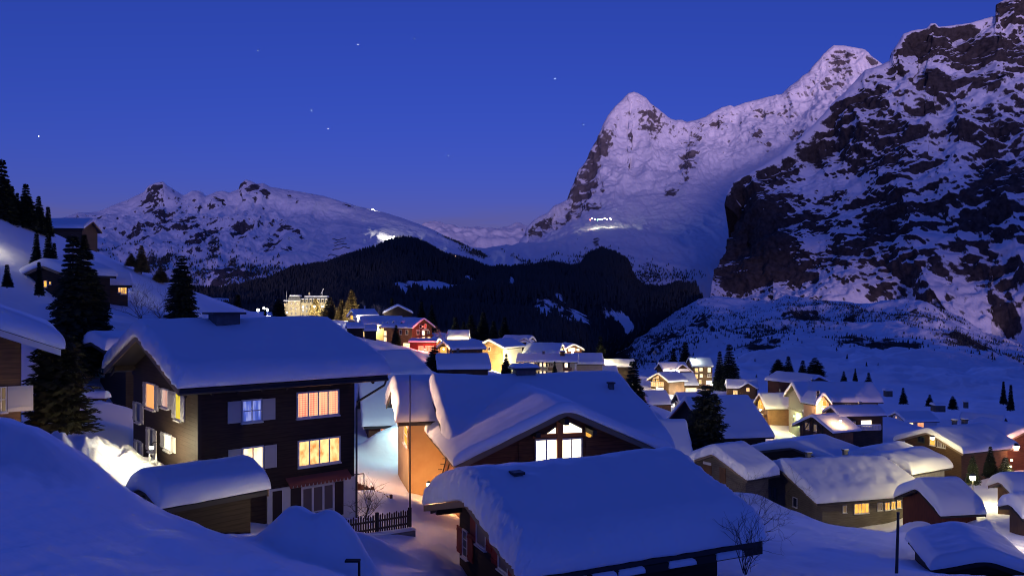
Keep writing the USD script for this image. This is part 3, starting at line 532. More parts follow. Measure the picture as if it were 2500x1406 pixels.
FACES = {'A': (-1, 0), 'B': (1, 0), '+': (0, -1), '-': (0, 1)}
class House:
    """chalet: local x along the ridge, the '+' eave towards -y, z = 0 at the ground"""
    def __init__(self, name, label, P, zb, wall='dark', og=0.9, oe=0.9, T=0.8, trim='trim', cat='house', group=None, plinth=None, roof_t=0.18, snow_n=(34, 30), seed=1, rough=0.0, snow=SNOWM, rafters=False, bury=1.5, ridge_soft=0.6, over=0.12, wallB=None, rg=0.35, stri=0.0, re=0.8):
        cx, cy, cz, yaw, L, Wd, rise = P
        self.P, self.H, self.og, self.oe, self.yaw = P, cz - zb, og, oe, yaw
        self.L, self.W, self.rise = L, Wd, rise
        self.t = thing(name, label, cat, (cx, cy, zb), yaw, group)
        self.xa, self.yw = L / 2 - og, Wd / 2 - oe
        sl = rise / (Wd / 2); self.sl = sl
        H = self.H
        top = lambda y: H + rise - abs(y) * sl - roof_t - 0.02
        yw = self.yw
        poly = [(-yw, -bury), (yw, -bury), (yw, top(yw)), (0, top(0)), (-yw, top(yw))]
        MB().prism(poly, 'x', -self.xa, self.xa).build('wall', W[wall], self.t)
        if plinth:
            MB().box(-self.xa - .06, self.xa + .06, -yw - .06, yw + .06, -bury, plinth[1]).build('plinth', W[plinth[0]], self.t)
        # roof: two slabs, bargeboards at the gables
        h, w = L / 2, Wd / 2
        rf = MB()
        for s in (-1, 1):
            rf.prism([(s * w, H - roof_t), (s * w, H), (0, H + rise), (0, H + rise - roof_t)], 'x', -h, h)
        rf.build('roof', W['roof'], self.t)
        for x in (-h - 0.03, h - 0.03):
            for s in (-1, 1):
                MB().prism([(s * w, H - roof_t - .06), (s * w, H + .03), (0, H + rise + .03), (0, H + rise - roof_t - .06)], 'x', x, x + 0.06).build('bargeboard', W[trim], self.t)
        if rafters:
            for s in (-1, 1):
                for k in np.arange(-h + .3, h, rafters):
                    a, b = (k, s * yw, top(yw) - .02), (k, s * (w - .1), H - roof_t - .10)
                    MB().bar(a, b, .10, .14).build('rafter', W['darktrim'], self.t)
            for y in (-yw * .95, 0, yw * .95):
                for x in (-1, 1):
                    MB().box(min(x * self.xa, x * (h - .15)), max(x * self.xa, x * (h - .15)), y - .1, y + .1, top(y) - .24, top(y) - .0).build('purlin', W['darktrim'], self.t)
        if T > 0:
            c = ridge_soft
            zf = lambda X, Y: H + rise - sl * (np.sqrt(Y * Y + c * c) - c * 0.55) + 0.0 * X
            zf2 = lambda X, Y: np.maximum(np.minimum(zf(X, Y), H + rise - sl * np.abs(Y) + 0.02), H - .02) + 0.02
            self.snow = obj('snow_cap', snow_slab(-h, h, -w, w, zf2, T, seed, snow_n, rough=rough, over=over, rg=rg, stri=stri, re=re), snow, self.t, smooth=True)
    def fp(self, face, a, z, out):
        sx, sy = FACES[face]
        return (sx * (self.xa + out), a, z) if sx else (a, sy * (self.yw + out), z)
    def fbox(self, mb, face, a0, a1, z0, z1, o0, o1):
        p, q = self.fp(face, a0, z0, o0), self.fp(face, a1, z1, o1)
        return mb.box(min(p[0], q[0]), max(p[0], q[0]), min(p[1], q[1]), max(p[1], q[1]), z0, z1)
    def window(self, face, a, zr, w, h, style, nx=1, ny=1, shut=None, frame='whitep', sill=True, fw=0.07, label=None):
        """zr: height of the window's middle relative to the eave"""
        z = self.H + zr
        mb = MB()
        a0, a1, z0, z1 = a - w / 2, a + w / 2, z - h / 2, z + h / 2
        fw = min(fw, w * .12, h * .12)
        for b in ((a0 - fw, a0, z0 - fw, z1 + fw), (a1, a1 + fw, z0 - fw, z1 + fw), (a0, a1, z0 - fw, z0), (a0, a1, z1, z1 + fw)):
            self.fbox(mb, face, *b, -0.02, 0.06)
        for k in range(1, nx):
            x = a0 + w * k / nx
            self.fbox(mb, face, x - fw * .4, x + fw * .4, z0, z1, 0.012, 0.05)
        for k in range(1, ny):
            y = z0 + h * k / ny
            self.fbox(mb, face, a0, a1, y - fw * .3, y + fw * .3, 0.012, 0.046)
        wn = mb.build('window', W[frame], self.t, label=label)
        self.fbox(MB(), face, a0, a1, z0, z1, -0.02, 0.022).build('pane', G[style], wn)
        if sill:
            self.fbox(MB(), face, a0 - .1, a1 + .1, z0 - fw - .06, z0 - fw, -.02, .14).build('sill', W[frame], wn)
        if shut:
            sw = min(w * (.5 if nx < 3 else .25), .6) if not isinstance(shut, tuple) else shut[1]
            m = shut if not isinstance(shut, tuple) else shut[0]
            for s in (-1, 1):
                c = a + s * (w / 2 + fw + sw / 2 + .03)
                sm = self.fbox(MB(), face, c - sw / 2, c + sw / 2, z0 - .04, z1 + .04, .015, .06)
                for zz in (z0 + .12 * h, z1 - .12 * h):
                    self.fbox(sm, face, c - sw / 2 + .02, c + sw / 2 - .02, zz - .05, zz + .05, .055, .085)
                sm.build('shutter', W[m], self.t)
        return wn
    def pane_poly(self, pts, style):
        """a pane of any outline in the near gable"""
        x = -self.xa
        pts = [(a, z + self.H) for a, z in pts]
        fr = MB(); n = len(pts)
        for i in range(n):
            (a0, z0), (a1, z1) = pts[i], pts[(i + 1) % n]
            fr.bar((x - .02, a0, z0), (x - .02, a1, z1), .07, .07, up=(1, 0, 0))
        wn = fr.build('window', W['trim'], self.t)
        MB().prism(pts, 'x', x - .015, x + .02).build('pane', G[style], wn)
    def balcony(self, face, a0, a1, zr, depth=0.9, h=0.95, m='brown', posts=0.14, snow=True):
        z = self.H + zr
        mb = self.fbox(MB(), face, a0, a1, z - .12, z, -.02, depth)
        self.fbox(mb, face, a0, a1, z + h - .08, z + h, depth - .06, depth)
        bal = mb.build('balcony', W[m], self.t)
        k = int((a1 - a0) / posts)
        pm = MB()
        for i in range(k + 1):
            c = a0 + (a1 - a0) * i / k
            self.fbox(pm, face, c - posts * .38, c + posts * .38, z, z + h - .08, depth - .05, depth - .015)
        pm.build('balusters', W[m], bal)
        if snow:
            p = self.fbox(MB(), face, a0, a1, z + h, z + h + .16, depth - .14, depth + .08)
            p.build('snow_ledge', SNOWM, bal)
    def chimney(self, x, y, w=0.7, h=1.2, m='stone', cap=True, snow=0.25):
        z = self.H + self.rise - abs(y) * self.sl
        ch = MB().box(x - w / 2, x + w / 2, y - w / 2, y + w / 2, z - .4, z + h).build('chimney', W[m], self.t)
        if cap:
            MB().box(x - w * .7, x + w * .7, y - w * .7, y + w * .7, z + h, z + h + .1).build('cap', W['metal'], ch)
        if snow:
            v, f = snow_slab(x - w * .65, x + w * .65, y - w * .65, y + w * .65, lambda X, Y: X * 0 + z + h + .1, snow, 3, (9, 9), rg=1.0, re=1.0, over=.02)
            obj('snow_cap', (v, f), SNOWM, ch, smooth=True)
    def world(self, x, y, z):
        c, s = math.cos(self.yaw), math.sin(self.yaw)
        return np.array([self.P[0] + c * x - s * y, self.P[1] + s * x + c * y, self.P[2] - self.H + z])

def lamp(loc, color, power, bulb_mat, label, r=0.09, cat='lamp', name='lamp', post=None, group=None, arm=None, lightr=None, aim=None, cone=75.0):
    """a lit lamp: globe, holder or pole, and its own sphere light"""
    t = thing(name, label, cat, loc, 0, group)
    g = trimesh.creation.icosphere(2, r)
    obj('bulb', (np.array(g.vertices), np.array(g.faces)), B[bulb_mat], t, smooth=True)
    cap = MB().tube([(0, 0, r * .8), (0, 0, r * 1.5)], r * 1.25, 10, r * .5)
    cap.build('shade', W['metal'], t)
    if post:
        MB().tube([(arm or 0, 0, -post), (arm or 0, 0, r * 1.9)], 0.05 if post < 8 else 0.08, 8, 0.045).build('pole', W['metal'], t)
        if arm:
            MB().tube([(arm, 0, r * 1.9), (0, 0, r * 1.9)], 0.035, 6).build('arm', W['metal'], t)
    elif arm:
        MB().tube([(0, 0, r * 1.5), (0, arm * .5, r * 2.2), (0, arm, r * 1.6)], 0.02, 6).build('bracket', W['metal'], t)
    L = UsdLux.SphereLight.Define(stage, str(t.GetPath()) + '/light')
    L.CreateRadiusAttr(float(lightr or r * 1.02)); L.CreateNormalizeAttr(True)
    L.CreateIntensityAttr(float(power) * EK); L.CreateColorAttr(Gf.Vec3f(*color))
    if aim is not None:      # the lamp's hood keeps the light to one side
        d = np.asarray(aim, float); d = d / np.linalg.norm(d)
        q = Gf.Rotation(Gf.Vec3d(0, 0, -1), Gf.Vec3d(*map(float, d))).GetQuat()
        L.AddOrientOp().Set(Gf.Quatf(q))
        sh = UsdLux.ShapingAPI.Apply(L.GetPrim()); sh.CreateShapingConeAngleAttr(float(cone)); sh.CreateShapingConeSoftnessAttr(0.4)
    return t

# ---------------------------------------------------------------- houses: position of roof, ground height, then windows (face, along, height from the eave, width, height)

h = House('chalet', 'big dark timber chalet at left with white shutters and a white ground floor', (-14.007, 39.994, -3.566, 0.696, 9.813, 12.855, 2.016), -11.0, wall='dark', og=1.15, oe=1.2, T=0.88, trim='trim', seed=11, snow_n=(120, 100), rough=0.08, rafters=1.1, stri=0.22, rg=0.45)
h.window('+', -1.405, -1.271, 0.809, 0.886, 'blue', 2, 2, shut=('shutw', 0.58))
h.window('+', 1.815, -1.223, 2.045, 1.095, 'pink', 4, 1)
h.window('+', -1.358, -3.437, 0.867, 0.961, 'bright', 2, 1, shut=('shutw', 0.58))
h.window('+', 1.879, -3.507, 2.050, 1.115, 'warm', 4, 1)
h.window('A', 1.895, -1.087, 1.438, 1.171, 'orange', 1, 1, shut=('shutw', 0.5))
h.window('A', -0.573, -0.969, 0.911, 0.782, 'pinkdim', 1, 1, shut=('shutw', 0.5))
h.window('A', -2.572, -1.147, 0.718, 1.143, 'yellow', 1, 1, shut=('shutw', 0.45))
h.window('A', -1.025, -2.999, 0.894, 0.658, 'white', 1, 1, shut=('shutw', 0.6))
h.window('A', 4.140, -2.151, 0.784, 0.922, 'none', 1, 1, shut=('shutw', 0.5))
h.window('A', 1.744, -3.276, 0.715, 1.065, 'none', 1, 1, shut=('shutw', 0.45))
h.window('A', 4.061, -4.038, 0.625, 0.728, 'none', 1, 1, shut=('shutw', 0.4))
H_h1 = h
h = House('chalet', 'nearest chalet with red shutters under a huge smooth snow roof at bottom centre', (2.777, 31.996, -8.995, 0.426, 10.034, 10.188, 1.407), -16.5, wall='dark', og=1.3, oe=1.0, T=1.25, trim='trim', seed=22, snow_n=(150, 130), rough=0.1, rafters=0.8, rg=0.5, stri=0.34, re=0.9)
h.window('A', 3.353, -1.349, 0.491, 1.076, 'none', 1, 3, shut=('shutr', 0.62))
h.window('A', 1.516, -0.321, 0.930, 1.139, 'curt', 1, 1, shut=('shutr', 0.62))
h.window('A', -0.722, -0.744, 0.815, 0.910, 'curt', 1, 1, shut=('shutr', 0.62))
H_h2 = h
h = House('chalet', 'orange lit chalet in the centre, main body with its long warm lit snow roof', (0.966, 48.993, -8.094, 0.235, 12.165, 16.033, 2.79), -13.5, wall='ochre', og=1.0, oe=1.2, T=0.95, trim='trim', seed=33, snow_n=(100, 90), rough=0.12)
h.window('A', 0.676, -0.704, 1.699, 0.765, 'amber', 1, 2)
H_h3a = h
h = House('chalet_gable', 'front gable of the central chalet with tall glowing windows under its peak', (1.418, 43.503, -7.752, 1.813, 10.837, 11.131, 2.463), -13.5, wall='redbrown', og=1.3, oe=1.0, T=0.55, trim='trim', seed=34, snow_n=(70, 60), rough=0.15)
h.window('A', 0.698, 0.320, 1.057, 1.035, 'white', 2, 1)
h.window('A', -0.639, 0.301, 1.008, 1.044, 'white', 2, 1)
h.pane_poly([(0.969, 1.014), (0.17, 1.043), (0.17, 1.542)], 'white')
h.pane_poly([(-0.156, 1.092), (-1.231, 1.112), (-1.231, 1.363), (-0.572, 1.702), (-0.156, 1.654)], 'white')
h.pane_poly([(-0.069, 1.637), (-0.331, 1.627), (-0.331, 1.773)], 'bright')
h.pane_poly([(-1.364, 0.96), (-1.696, 0.778), (-1.763, 1.09), (-1.364, 1.274)], 'amber')
H_h3b = h
h = House('chalet_wing', 'low plastered wing with a thick snow lump at the left end of the central chalet', (-5.2, 50.0, -7.0, 0.244, 5.0, 8.2, 1.5), -13.0, wall='ochre', og=0.7, oe=1.0, T=1.0, trim='trim', seed=35, snow_n=(44, 40), rough=0.1)
h.window('A', -1.988, -1.057, 1.924, 1.084, 'amber', 1, 2, shut=('tan', 0.4))
h = House('chalet', 'small honey coloured log chalet with a cyan lit snow roof behind the tall thin pole', (-12.2, 72.026, -10.542, 0.252, 3.728, 11.103, 3.253), -14.6, wall='redbrown', og=0.5, oe=0.9, T=0.55, trim='steel', seed=41, snow_n=(44, 44), rough=0.25)
h.window('+', 0.026, -0.724, 0.704, 0.782, 'redwarm', 3, 2)
h.window('+', 0.735, -0.680, 0.958, 0.821, 'redwarm', 3, 2)
h = House('chalet', 'cropped brown chalet at the left edge with one white shutter and pale base', (-26.75, 34.9, -2.06, 2.129, 9.0, 11.0, 2.2), -6.6, wall='brown', og=1.2, oe=1.5, T=0.95, trim='whitep', seed=51, snow_n=(50, 50), plinth=('white', 0.55))
h.window('A', -3.289, -2.126, 0.328, 1.033, 'dim', 2, 2, shut=('shutw', 0.95))
h = House('chalet', 'large weathered chalet at right with a row of small yellow windows under its eave', (37.795, 91.985, -21.531, 0.247, 13.923, 13.922, 2.321), -26.6, wall='grey', og=1.6, oe=1.3, T=1.15, trim='trim', seed=61, snow_n=(80, 70), rough=0.06, stri=0.15, rg=0.4)
h.window('+', -0.403, -1.205, 1.798, 1.000, 'amber', 4, 1)
h.window('+', 1.991, -1.154, 0.536, 0.778, 'dim', 2, 1)
h.window('+', 2.959, -1.170, 0.539, 0.780, 'amber', 2, 1)
h.window('+', 3.743, -1.128, 0.487, 0.782, 'amber', 2, 1)
h.window('+', 4.502, -1.038, 0.489, 0.784, 'amber', 2, 1)
h.window('A', 4.604, -1.502, 0.797, 1.302, 'none', 1, 1, frame='shutg')
h.window('A', 3.423, -1.373, 0.691, 1.286, 'none', 1, 1, frame='shutg')
h.window('A', -0.674, -1.471, 0.713, 0.995, 'none', 1, 1)
h.window('+', -2.561, -1.157, 0.418, 0.723, 'dim', 1, 1)
H_r1 = h
h = House('barn', 'old log barn with a wooden door, brightly lit snow on its gable edge', (25.637, 92.019, -19.673, 0.557, 5.366, 10.23, 2.109), -24.4, wall='grey', og=0.8, oe=0.9, T=1.15, trim='trim', seed=62, snow_n=(90, 80), rough=0.1, stri=0.25, rg=0.4)
H_r2 = h
h = House('chalet', 'small dark chalet with a glowing red window strip behind the large weathered chalet', (50.362, 100.047, -21.204, 0.198, 5.837, 5.178, 0.994), -24.2, wall='redbrown', og=0.5, oe=0.8, T=0.8, seed=63)
h.window('+', -0.810, -0.772, 1.584, 0.568, 'redwarm', 6, 1)
h.window('+', 2.031, -0.823, 0.475, 0.623, 'curt', 2, 1)
h = House('chalet', 'rounded low roof above the bright street lamp on the right', (49.0, 97.0, -20.3, 0.524, 8.0, 7.0, 1.0), -24.5, wall='stone', og=0.5, oe=0.6, T=1.1, seed=64)
h = House('shed', 'red board shed with a boxy snow cap beside the large weathered chalet', (42.738, 78.015, -20.292, 0.133, 4.653, 7.212, 1.79), -24.5, wall='red', og=0.6, oe=0.5, T=1.15, trim='darktrim', seed=65, snow_n=(50, 44))
h = House('barn', 'board barn with a sharp red gable lit from the left at the right edge', (52.987, 78.022, -18.809, -0.013, 8.002, 4.027, 0.901), -22.5, wall='boards', og=0.6, oe=0.6, T=1.0, seed=66)
h = House('barn', 'brown board barn below the sharp red gable at the right edge', (46.557, 66.025, -17.893, -0.1, 8.03, 3.904, 0.715), -21.0, wall='boards', og=0.6, oe=0.6, T=1.0, trim='darktrim', seed=67)
h = House('shed', 'low dark shed almost buried in snow in the bottom right corner', (28.0, 47.6, -15.6, 1.309, 6.0, 5.6, 0.8), -17.6, wall='dark', og=0.5, oe=0.3, T=0.75, trim='darktrim', seed=68, snow_n=(50, 44))
h = House('chalet', 'wide brown chalet with a glowing porch lamp under its low gable at right', (63.772, 112.015, -20.309, 0.407, 11.382, 10.948, 2.094), -25.5, wall='brown', og=1.0, oe=1.0, T=0.75, trim='trim', seed=69, snow_n=(56, 46))
h.window('A', 1.758, 0.778, 0.938, 0.706, 'none', 2, 1, frame='shutg')
h.window('A', -1.120, 0.551, 0.511, 0.689, 'curt', 2, 1)
h.window('A', -1.818, 0.467, 0.505, 0.514, 'curt', 2, 1)
h.window('A', -0.089, 0.843, 0.779, 1.159, 'amber', 1, 1)
H_r10 = h
h = House('chalet', 'red lit gable with two glowing round lamps at the right edge', (74.5, 118.0, -20.3, 1.658, 10.0, 8.0, 1.8), -25.0, wall='redbrown', og=0.7, oe=0.7, T=0.7, seed=70)
h.window('A', 2.134, -0.016, 0.572, 0.598, 'redwarm', 1, 1)
h.window('A', 1.339, -0.746, 0.763, 0.717, 'redwarm', 1, 1)
h = House('chalet', 'broad blue snow roof between the tall dark spruce and the large weathered chalet', (41.164, 107.994, -21.38, 0.734, 8.964, 15.697, 1.884), -26, wall='brown', og=0.6, oe=0.8, T=0.9, seed=71, snow_n=(44, 44))
h = House('chalet', 'second broad snow roof behind the ridge of the large weathered chalet', (50.0, 104.0, -21.6, 0.698, 9.0, 12.0, 1.9), -26, wall='brown', og=0.6, oe=0.8, T=0.9, seed=72, snow_n=(44, 44))
h = House('chalet', 'big house with a steep red trimmed gable and long dormer behind the dark spruce', (35.513, 134.982, -21.901, 0.174, 11.567, 18.176, 5.252), -30.5, wall='dark', og=1.0, oe=1.0, T=0.8, trim='redtrim', seed=73, snow_n=(56, 50))
H_r19 = h
h = House('chalet', 'plain snow roof hard against the right side of the central chalet', (20.025, 99.983, -19.07, -0.073, 4.492, 13.332, 3.633), -22.5, wall='brown', og=0.4, oe=0.6, T=0.7, seed=74)
h = House('shed', 'tiny shed with one warm lit slope behind the central chalet', (19.2, 112.0, -17.4, 0.524, 4.0, 4.0, 1.0), -20.5, wall='dark', og=0.3, oe=0.3, T=0.7, seed=75)
h = House('chalet', 'timber chalet with an open braced gable and hanging lamp beside the balcony house', (67.764, 167.981, -26.991, 0.433, 8.015, 11.333, 2.764), -32, wall='boards', og=1.4, oe=0.8, T=0.6, trim='darktrim', seed=76)
h.window('A', 2.708, 0.252, 1.167, 1.426, 'dim', 2, 2)
h.window('A', 0.517, 0.214, 0.912, 1.409, 'dim', 2, 2)
H_r15a = h
h = House('chalet', 'brown house with a long balcony and one very bright window at right', (75.6, 172.0, -24.5, 0.14, 11.0, 7.0, 1.6), -33, wall='brown', og=0.5, oe=0.7, T=0.55, seed=77)
h.window('+', 1.089, -1.620, 2.404, 1.248, 'white', 1, 1)
h.window('+', -2.842, -1.713, 0.669, 0.889, 'warm', 2, 1)
h.window('+', -1.790, -1.736, 0.670, 1.067, 'dim', 2, 1)
h.window('+', -4.035, -1.732, 0.381, 0.621, 'orange', 1, 1)
H_r15b = h
h = House('hotel', 'grand house with a grey mansard storey, three small dormers and a pink lit tower', (81.0, 197.0, -24.3, -0.035, 20.0, 13.0, 3.6), -34.5, wall='slate', og=1.0, oe=0.8, T=1.0, seed=78, snow_n=(60, 50))
h.window('+', 1.736, -0.964, 0.992, 1.007, 'none', 2, 2)
h.window('+', 4.910, -1.151, 0.991, 1.006, 'dim', 2, 2)
h.window('+', 8.277, -1.336, 0.990, 1.206, 'warm', 2, 2)
H_r14 = h
h = House('turret_wing', 'pink lit gabled wing on the left end of the mansard house', (71.5, 183.0, -23.6, 1.955, 5.0, 4.6, 2.4), -34, wall='ochre', og=0.5, oe=0.4, T=0.8, trim='trim', seed=114)
h.window('A', 1.327, 2.307, 0.845, 1.893, 'none', 1, 3)
h.window('A', -0.638, 0.306, 1.229, 1.146, 'amber', 1, 1)
h = House('chalet', 'chalet with a glowing honey gable and yellow lit eaves beyond the dark spruce', (73.514, 214.991, -28.633, 0.062, 10.744, 9.588, 3.362), -33.5, wall='tan', og=0.9, oe=0.7, T=0.8, trim='tan', seed=79, snow_n=(44, 40))
h.window('A', 1.065, 0.698, 3.872, 2.498, 'amber', 2, 2)
H_r16 = h
h = House('chalet', 'small dark chalet with a cross gable and two lit windows', (73.782, 250.035, -27.09, -0.217, 9.891, 7.828, 1.946), -31.5, wall='brown', og=0.4, oe=0.5, T=0.9, seed=80)
h.window('+', -2.197, -1.270, 1.253, 1.301, 'warm', 2, 2)
H_r17 = h
h = House('barn', 'long brown barn under a slanting slab of snow at the foot of the slope', (98.988, 269.96, -27.141, -1.035, 17.586, 12.434, 2.245), -31.5, wall='redbrown', og=0.6, oe=0.9, T=0.9, seed=81)
h.window('+', 2.948, -0.862, 1.864, 0.836, 'amber', 4, 1)
h.window('+', 5.886, -0.940, 1.995, 0.966, 'amber', 5, 1)
h = House('chalet', 'chalet with many small amber window panes in its dark gable', (49.945, 249.997, -24.886, 0.631, 9.002, 9.106, 2.431), -29.5, wall='brown', og=0.9, oe=0.7, T=0.6, trim='tan', seed=82)
h.window('A', 2.267, -1.105, 2.873, 1.319, 'warm', 4, 2)
h.window('A', -0.070, -0.808, 3.158, 1.304, 'warm', 4, 2)
h.window('A', 2.399, 1.220, 1.070, 0.789, 'warm', 2, 1)
h.window('A', 0.891, 1.401, 0.883, 0.916, 'warm', 2, 1)
h.window('A', 2.488, 0.227, 0.892, 0.395, 'amber', 1, 1)
h.window('A', 0.892, 0.354, 1.236, 0.393, 'amber', 1, 1)
h.window('A', 2.803, -2.852, 1.800, 0.528, 'white', 1, 1)
h.window('A', -0.070, -2.373, 3.158, 0.783, 'white', 1, 1)
h = House('chalet', 'bright snow roof with pale lit windows beside the many paned gable', (56.456, 261.96, -27.256, 0.105, 9.533, 10.248, 3.384), -31, wall='brown', og=0.4, oe=0.7, T=0.75, seed=83)
h.window('+', -1.377, -1.602, 2.230, 1.355, 'dim', 3, 1)
h.window('+', 2.393, -1.442, 3.635, 1.221, 'bright', 6, 1)
h = House('chalet', 'chalet with two round glowing lights in its cross gable behind the many paned gable', (59.551, 289.995, -25.067, 0.214, 10.253, 8.377, 2.671), -30, wall='dark', og=0.7, oe=0.7, T=0.7, seed=84)
H_r24 = h
h = House('chalet', 'tall dark chalet with three rows of lit windows between the tall spruces', (72.202, 300.005, -24.169, 0.022, 8.334, 10.012, 2.891), -34, wall='brown', og=0.4, oe=0.5, T=0.6, seed=85)
h.window('+', -2.249, -1.255, 1.095, 1.400, 'warm', 1, 1)
h.window('+', -0.529, -0.948, 1.095, 1.089, 'bright', 1, 1)
h.window('+', 2.600, -1.109, 1.095, 1.711, 'bright', 1, 1)
h.window('+', -2.328, -3.588, 0.938, 1.399, 'warm', 1, 1)
h.window('+', -0.451, -3.280, 0.938, 1.089, 'bright', 1, 1)
h.window('+', 2.757, -3.366, 1.721, 0.933, 'curt', 2, 1)
h.window('+', -0.842, -5.690, 0.782, 1.244, 'warm', 1, 1)
h.window('+', 2.522, -5.932, 2.191, 1.400, 'white', 1, 1)
h = House('chalet', 'low snow roof left of the near spruce behind the central chalet', (35.0, 255.0, -20.6, 0.087, 10.0, 8.0, 1.6), -24.5, wall='dark', og=0.5, oe=0.6, T=0.9, seed=86)
h = House('shed', 'low square roof of grey lit snow in front of the many paned gable', (38.288, 209.993, -26.852, 0.21, 6.684, 9.386, 2.756), -31, wall='boards', og=0.3, oe=0.4, T=0.8, seed=87)
h = House('chalet', 'small chalet with a white half timbered gable in front of the bright roof', (44.872, 190.027, -24.685, 0.11, 9.993, 7.667, 2.656), -29.5, wall='white', og=0.8, oe=0.5, T=0.6, trim='darktrim', seed=88)
h.window('A', 2.380, 0.095, 1.607, 0.916, 'curt', 1, 1)
h.window('A', 1.697, 0.930, 1.570, 0.805, 'none', 1, 1)
h = House('chalet', 'violet lit snow roof with one long dormer below the slope at right', (151.316, 250.015, -39.242, -0.764, 12.348, 12.298, 3.216), -45, wall='dark', og=0.6, oe=0.7, T=0.8, seed=89)
H_r12 = h
h = House('guesthouse', 'pale violet guesthouse front with rows of small windows below the slope', (154.128, 299.967, -44.881, 0.151, 14.009, 12.43, 2.697), -54, wall='white', og=0.7, oe=0.6, T=0.9, seed=90)
h.window('A', 4.828, -1.562, 1.274, 0.961, 'none', 2, 1)
h.window('A', 0.927, -1.293, 1.486, 1.421, 'bright', 1, 1)
h.window('A', -2.501, -1.083, 1.452, 1.093, 'none', 2, 1)
h.window('A', 2.920, 0.867, 1.004, 0.953, 'none', 2, 1)
h.window('A', 0.432, 0.989, 0.987, 0.788, 'pinkdim', 1, 1)
h.window('A', 4.701, -4.344, 1.528, 1.121, 'none', 2, 1)
h.window('A', 2.671, -3.940, 1.503, 1.111, 'none', 2, 1)
h.window('A', 0.186, -3.700, 1.479, 1.102, 'none', 2, 1)
h.window('A', -2.258, -3.463, 1.455, 1.093, 'none', 2, 1)
h.window('A', 4.072, -6.596, 2.785, 1.117, 'bright', 1, 1)
h.window('+', -4.439, -0.846, 1.696, 1.391, 'bright', 1, 1)
h.window('+', -0.444, -1.157, 2.555, 2.014, 'redwarm', 2, 2)
h = House('hotel', 'long cream hotel with dark shutters, red balconies and many lit windows', (10.362, 225.004, -16.687, -0.104, 17.474, 10.408, 1.674), -23.5, wall='cream', og=0.4, oe=0.7, T=0.6, trim='whitep', seed=91, snow_n=(60, 36))
h.window('+', -6.962, -0.722, 0.818, 1.048, 'warm', 1, 1, shut=('shutd', 0.5))
h.window('+', -4.276, -0.758, 1.283, 1.163, 'bright', 2, 1, shut=('shutd', 0.5))
h.window('+', -1.714, -0.737, 0.582, 0.929, 'bright', 1, 1, shut=('shutd', 0.4))
h.window('+', -0.667, -0.728, 0.581, 0.929, 'bright', 1, 1, shut=('shutd', 0.4))
h.window('+', 1.423, -0.769, 0.580, 0.812, 'curt', 1, 1, shut=('shutd', 0.4))
h.window('+', 5.475, -0.852, 0.809, 1.273, 'white', 1, 1, shut=('shutd', 0.5))
h.window('+', -4.276, -2.968, 1.283, 0.698, 'warm', 2, 1, shut=('shutd', 0.5))
h.window('+', -1.714, -2.944, 0.582, 0.697, 'bright', 1, 1, shut=('shutd', 0.4))
h.window('+', -0.667, -2.934, 0.581, 0.697, 'bright', 1, 1, shut=('shutd', 0.4))
h.window('+', 5.533, -2.877, 0.924, 0.695, 'bright', 1, 1, shut=('shutd', 0.4))
H_c1 = h
h = House('annex', 'plain end block of the cream hotel under a warm lit snow slab', (22.5, 233.0, -18.0, 0.0, 9.0, 9.0, 2.6), -23.5, wall='cream', og=0.4, oe=0.6, T=0.7, seed=92)
h = House('chalet', 'wide blue snow roof right behind the long cream hotel', (10.02, 240.044, -15.734, -0.265, 11.342, 11.336, 2.907), -22.5, wall='cream', og=0.5, oe=0.7, T=0.8, seed=93, snow_n=(44, 40))
h = House('chalet', 'chalet gable with a wide bright window strip behind the cream hotel', (18.397, 250.064, -14.978, 1.839, 8.937, 6.809, 1.734), -20.5, wall='redbrown', og=0.7, oe=0.6, T=0.6, trim='trim', seed=94)
h.window('A', 0.487, 0.265, 2.198, 0.907, 'white', 1, 1)
h.window('A', -1.577, 0.232, 0.828, 0.650, 'white', 1, 1)
h = House('chalet', 'dark house with two amber windows farthest back above the cream hotel', (2.269, 270.056, -13.4, -0.341, 10.184, 7.919, 1.564), -20, wall='dark', og=0.4, oe=0.6, T=0.9, seed=95)
h.window('+', -1.515, -0.673, 0.896, 1.126, 'bright', 1, 1)
h.window('+', 0.719, -0.774, 0.891, 1.123, 'bright', 1, 1)
H_c4 = h
h = House('chalet', 'timber gable house whose white side wall is flooded with yellow light', (-3.529, 235.089, -13.408, 1.079, 13.782, 9.946, 2.24), -23.5, wall='tan', og=0.8, oe=0.8, T=0.7, trim='trim', seed=96)
h.window('A', 2.313, 0.471, 0.703, 0.850, 'none', 1, 1)
h.window('A', 0.353, -0.082, 0.697, 0.847, 'none', 1, 1)
H_c5 = h
h = House('chalet', 'chalet with an amber lit gable behind the round dark fir', (-13.087, 199.984, -11.717, 0.512, 10.016, 8.748, 1.783), -16.5, wall='brown', og=0.8, oe=0.7, T=0.6, trim='trim', seed=97)
h.window('A', 1.603, -0.457, 3.842, 2.003, 'amber', 2, 2)
H_c6 = h
h = House('shed', 'white lit snow roof right of the long cream hotel', (28.6, 232.0, -21.6, 0.07, 5.0, 8.0, 2.6), -24.5, wall='redbrown', og=0.4, oe=0.5, T=0.7, seed=98)
h = House('chalet', 'flat looking blue roof with two small chimneys behind the central chalet', (-9.6, 150.0, -12.4, 0.14, 10.0, 10.0, 2.0), -16.5, wall='brown', og=0.5, oe=0.6, T=0.9, seed=99, snow_n=(44, 40))
H_k1 = h
h = House('hotel', 'dark red hotel with white lettering on its gable and a red lit terrace', (-33.45, 249.969, -7.905, -0.685, 14.794, 9.942, 2.923), -16.0, wall='redbrown', og=0.8, oe=0.6, T=0.6, trim='trim', seed=100, snow_n=(50, 40))
h.window('B', 1.366, 0.630, 0.903, 1.299, 'red', 1, 1)
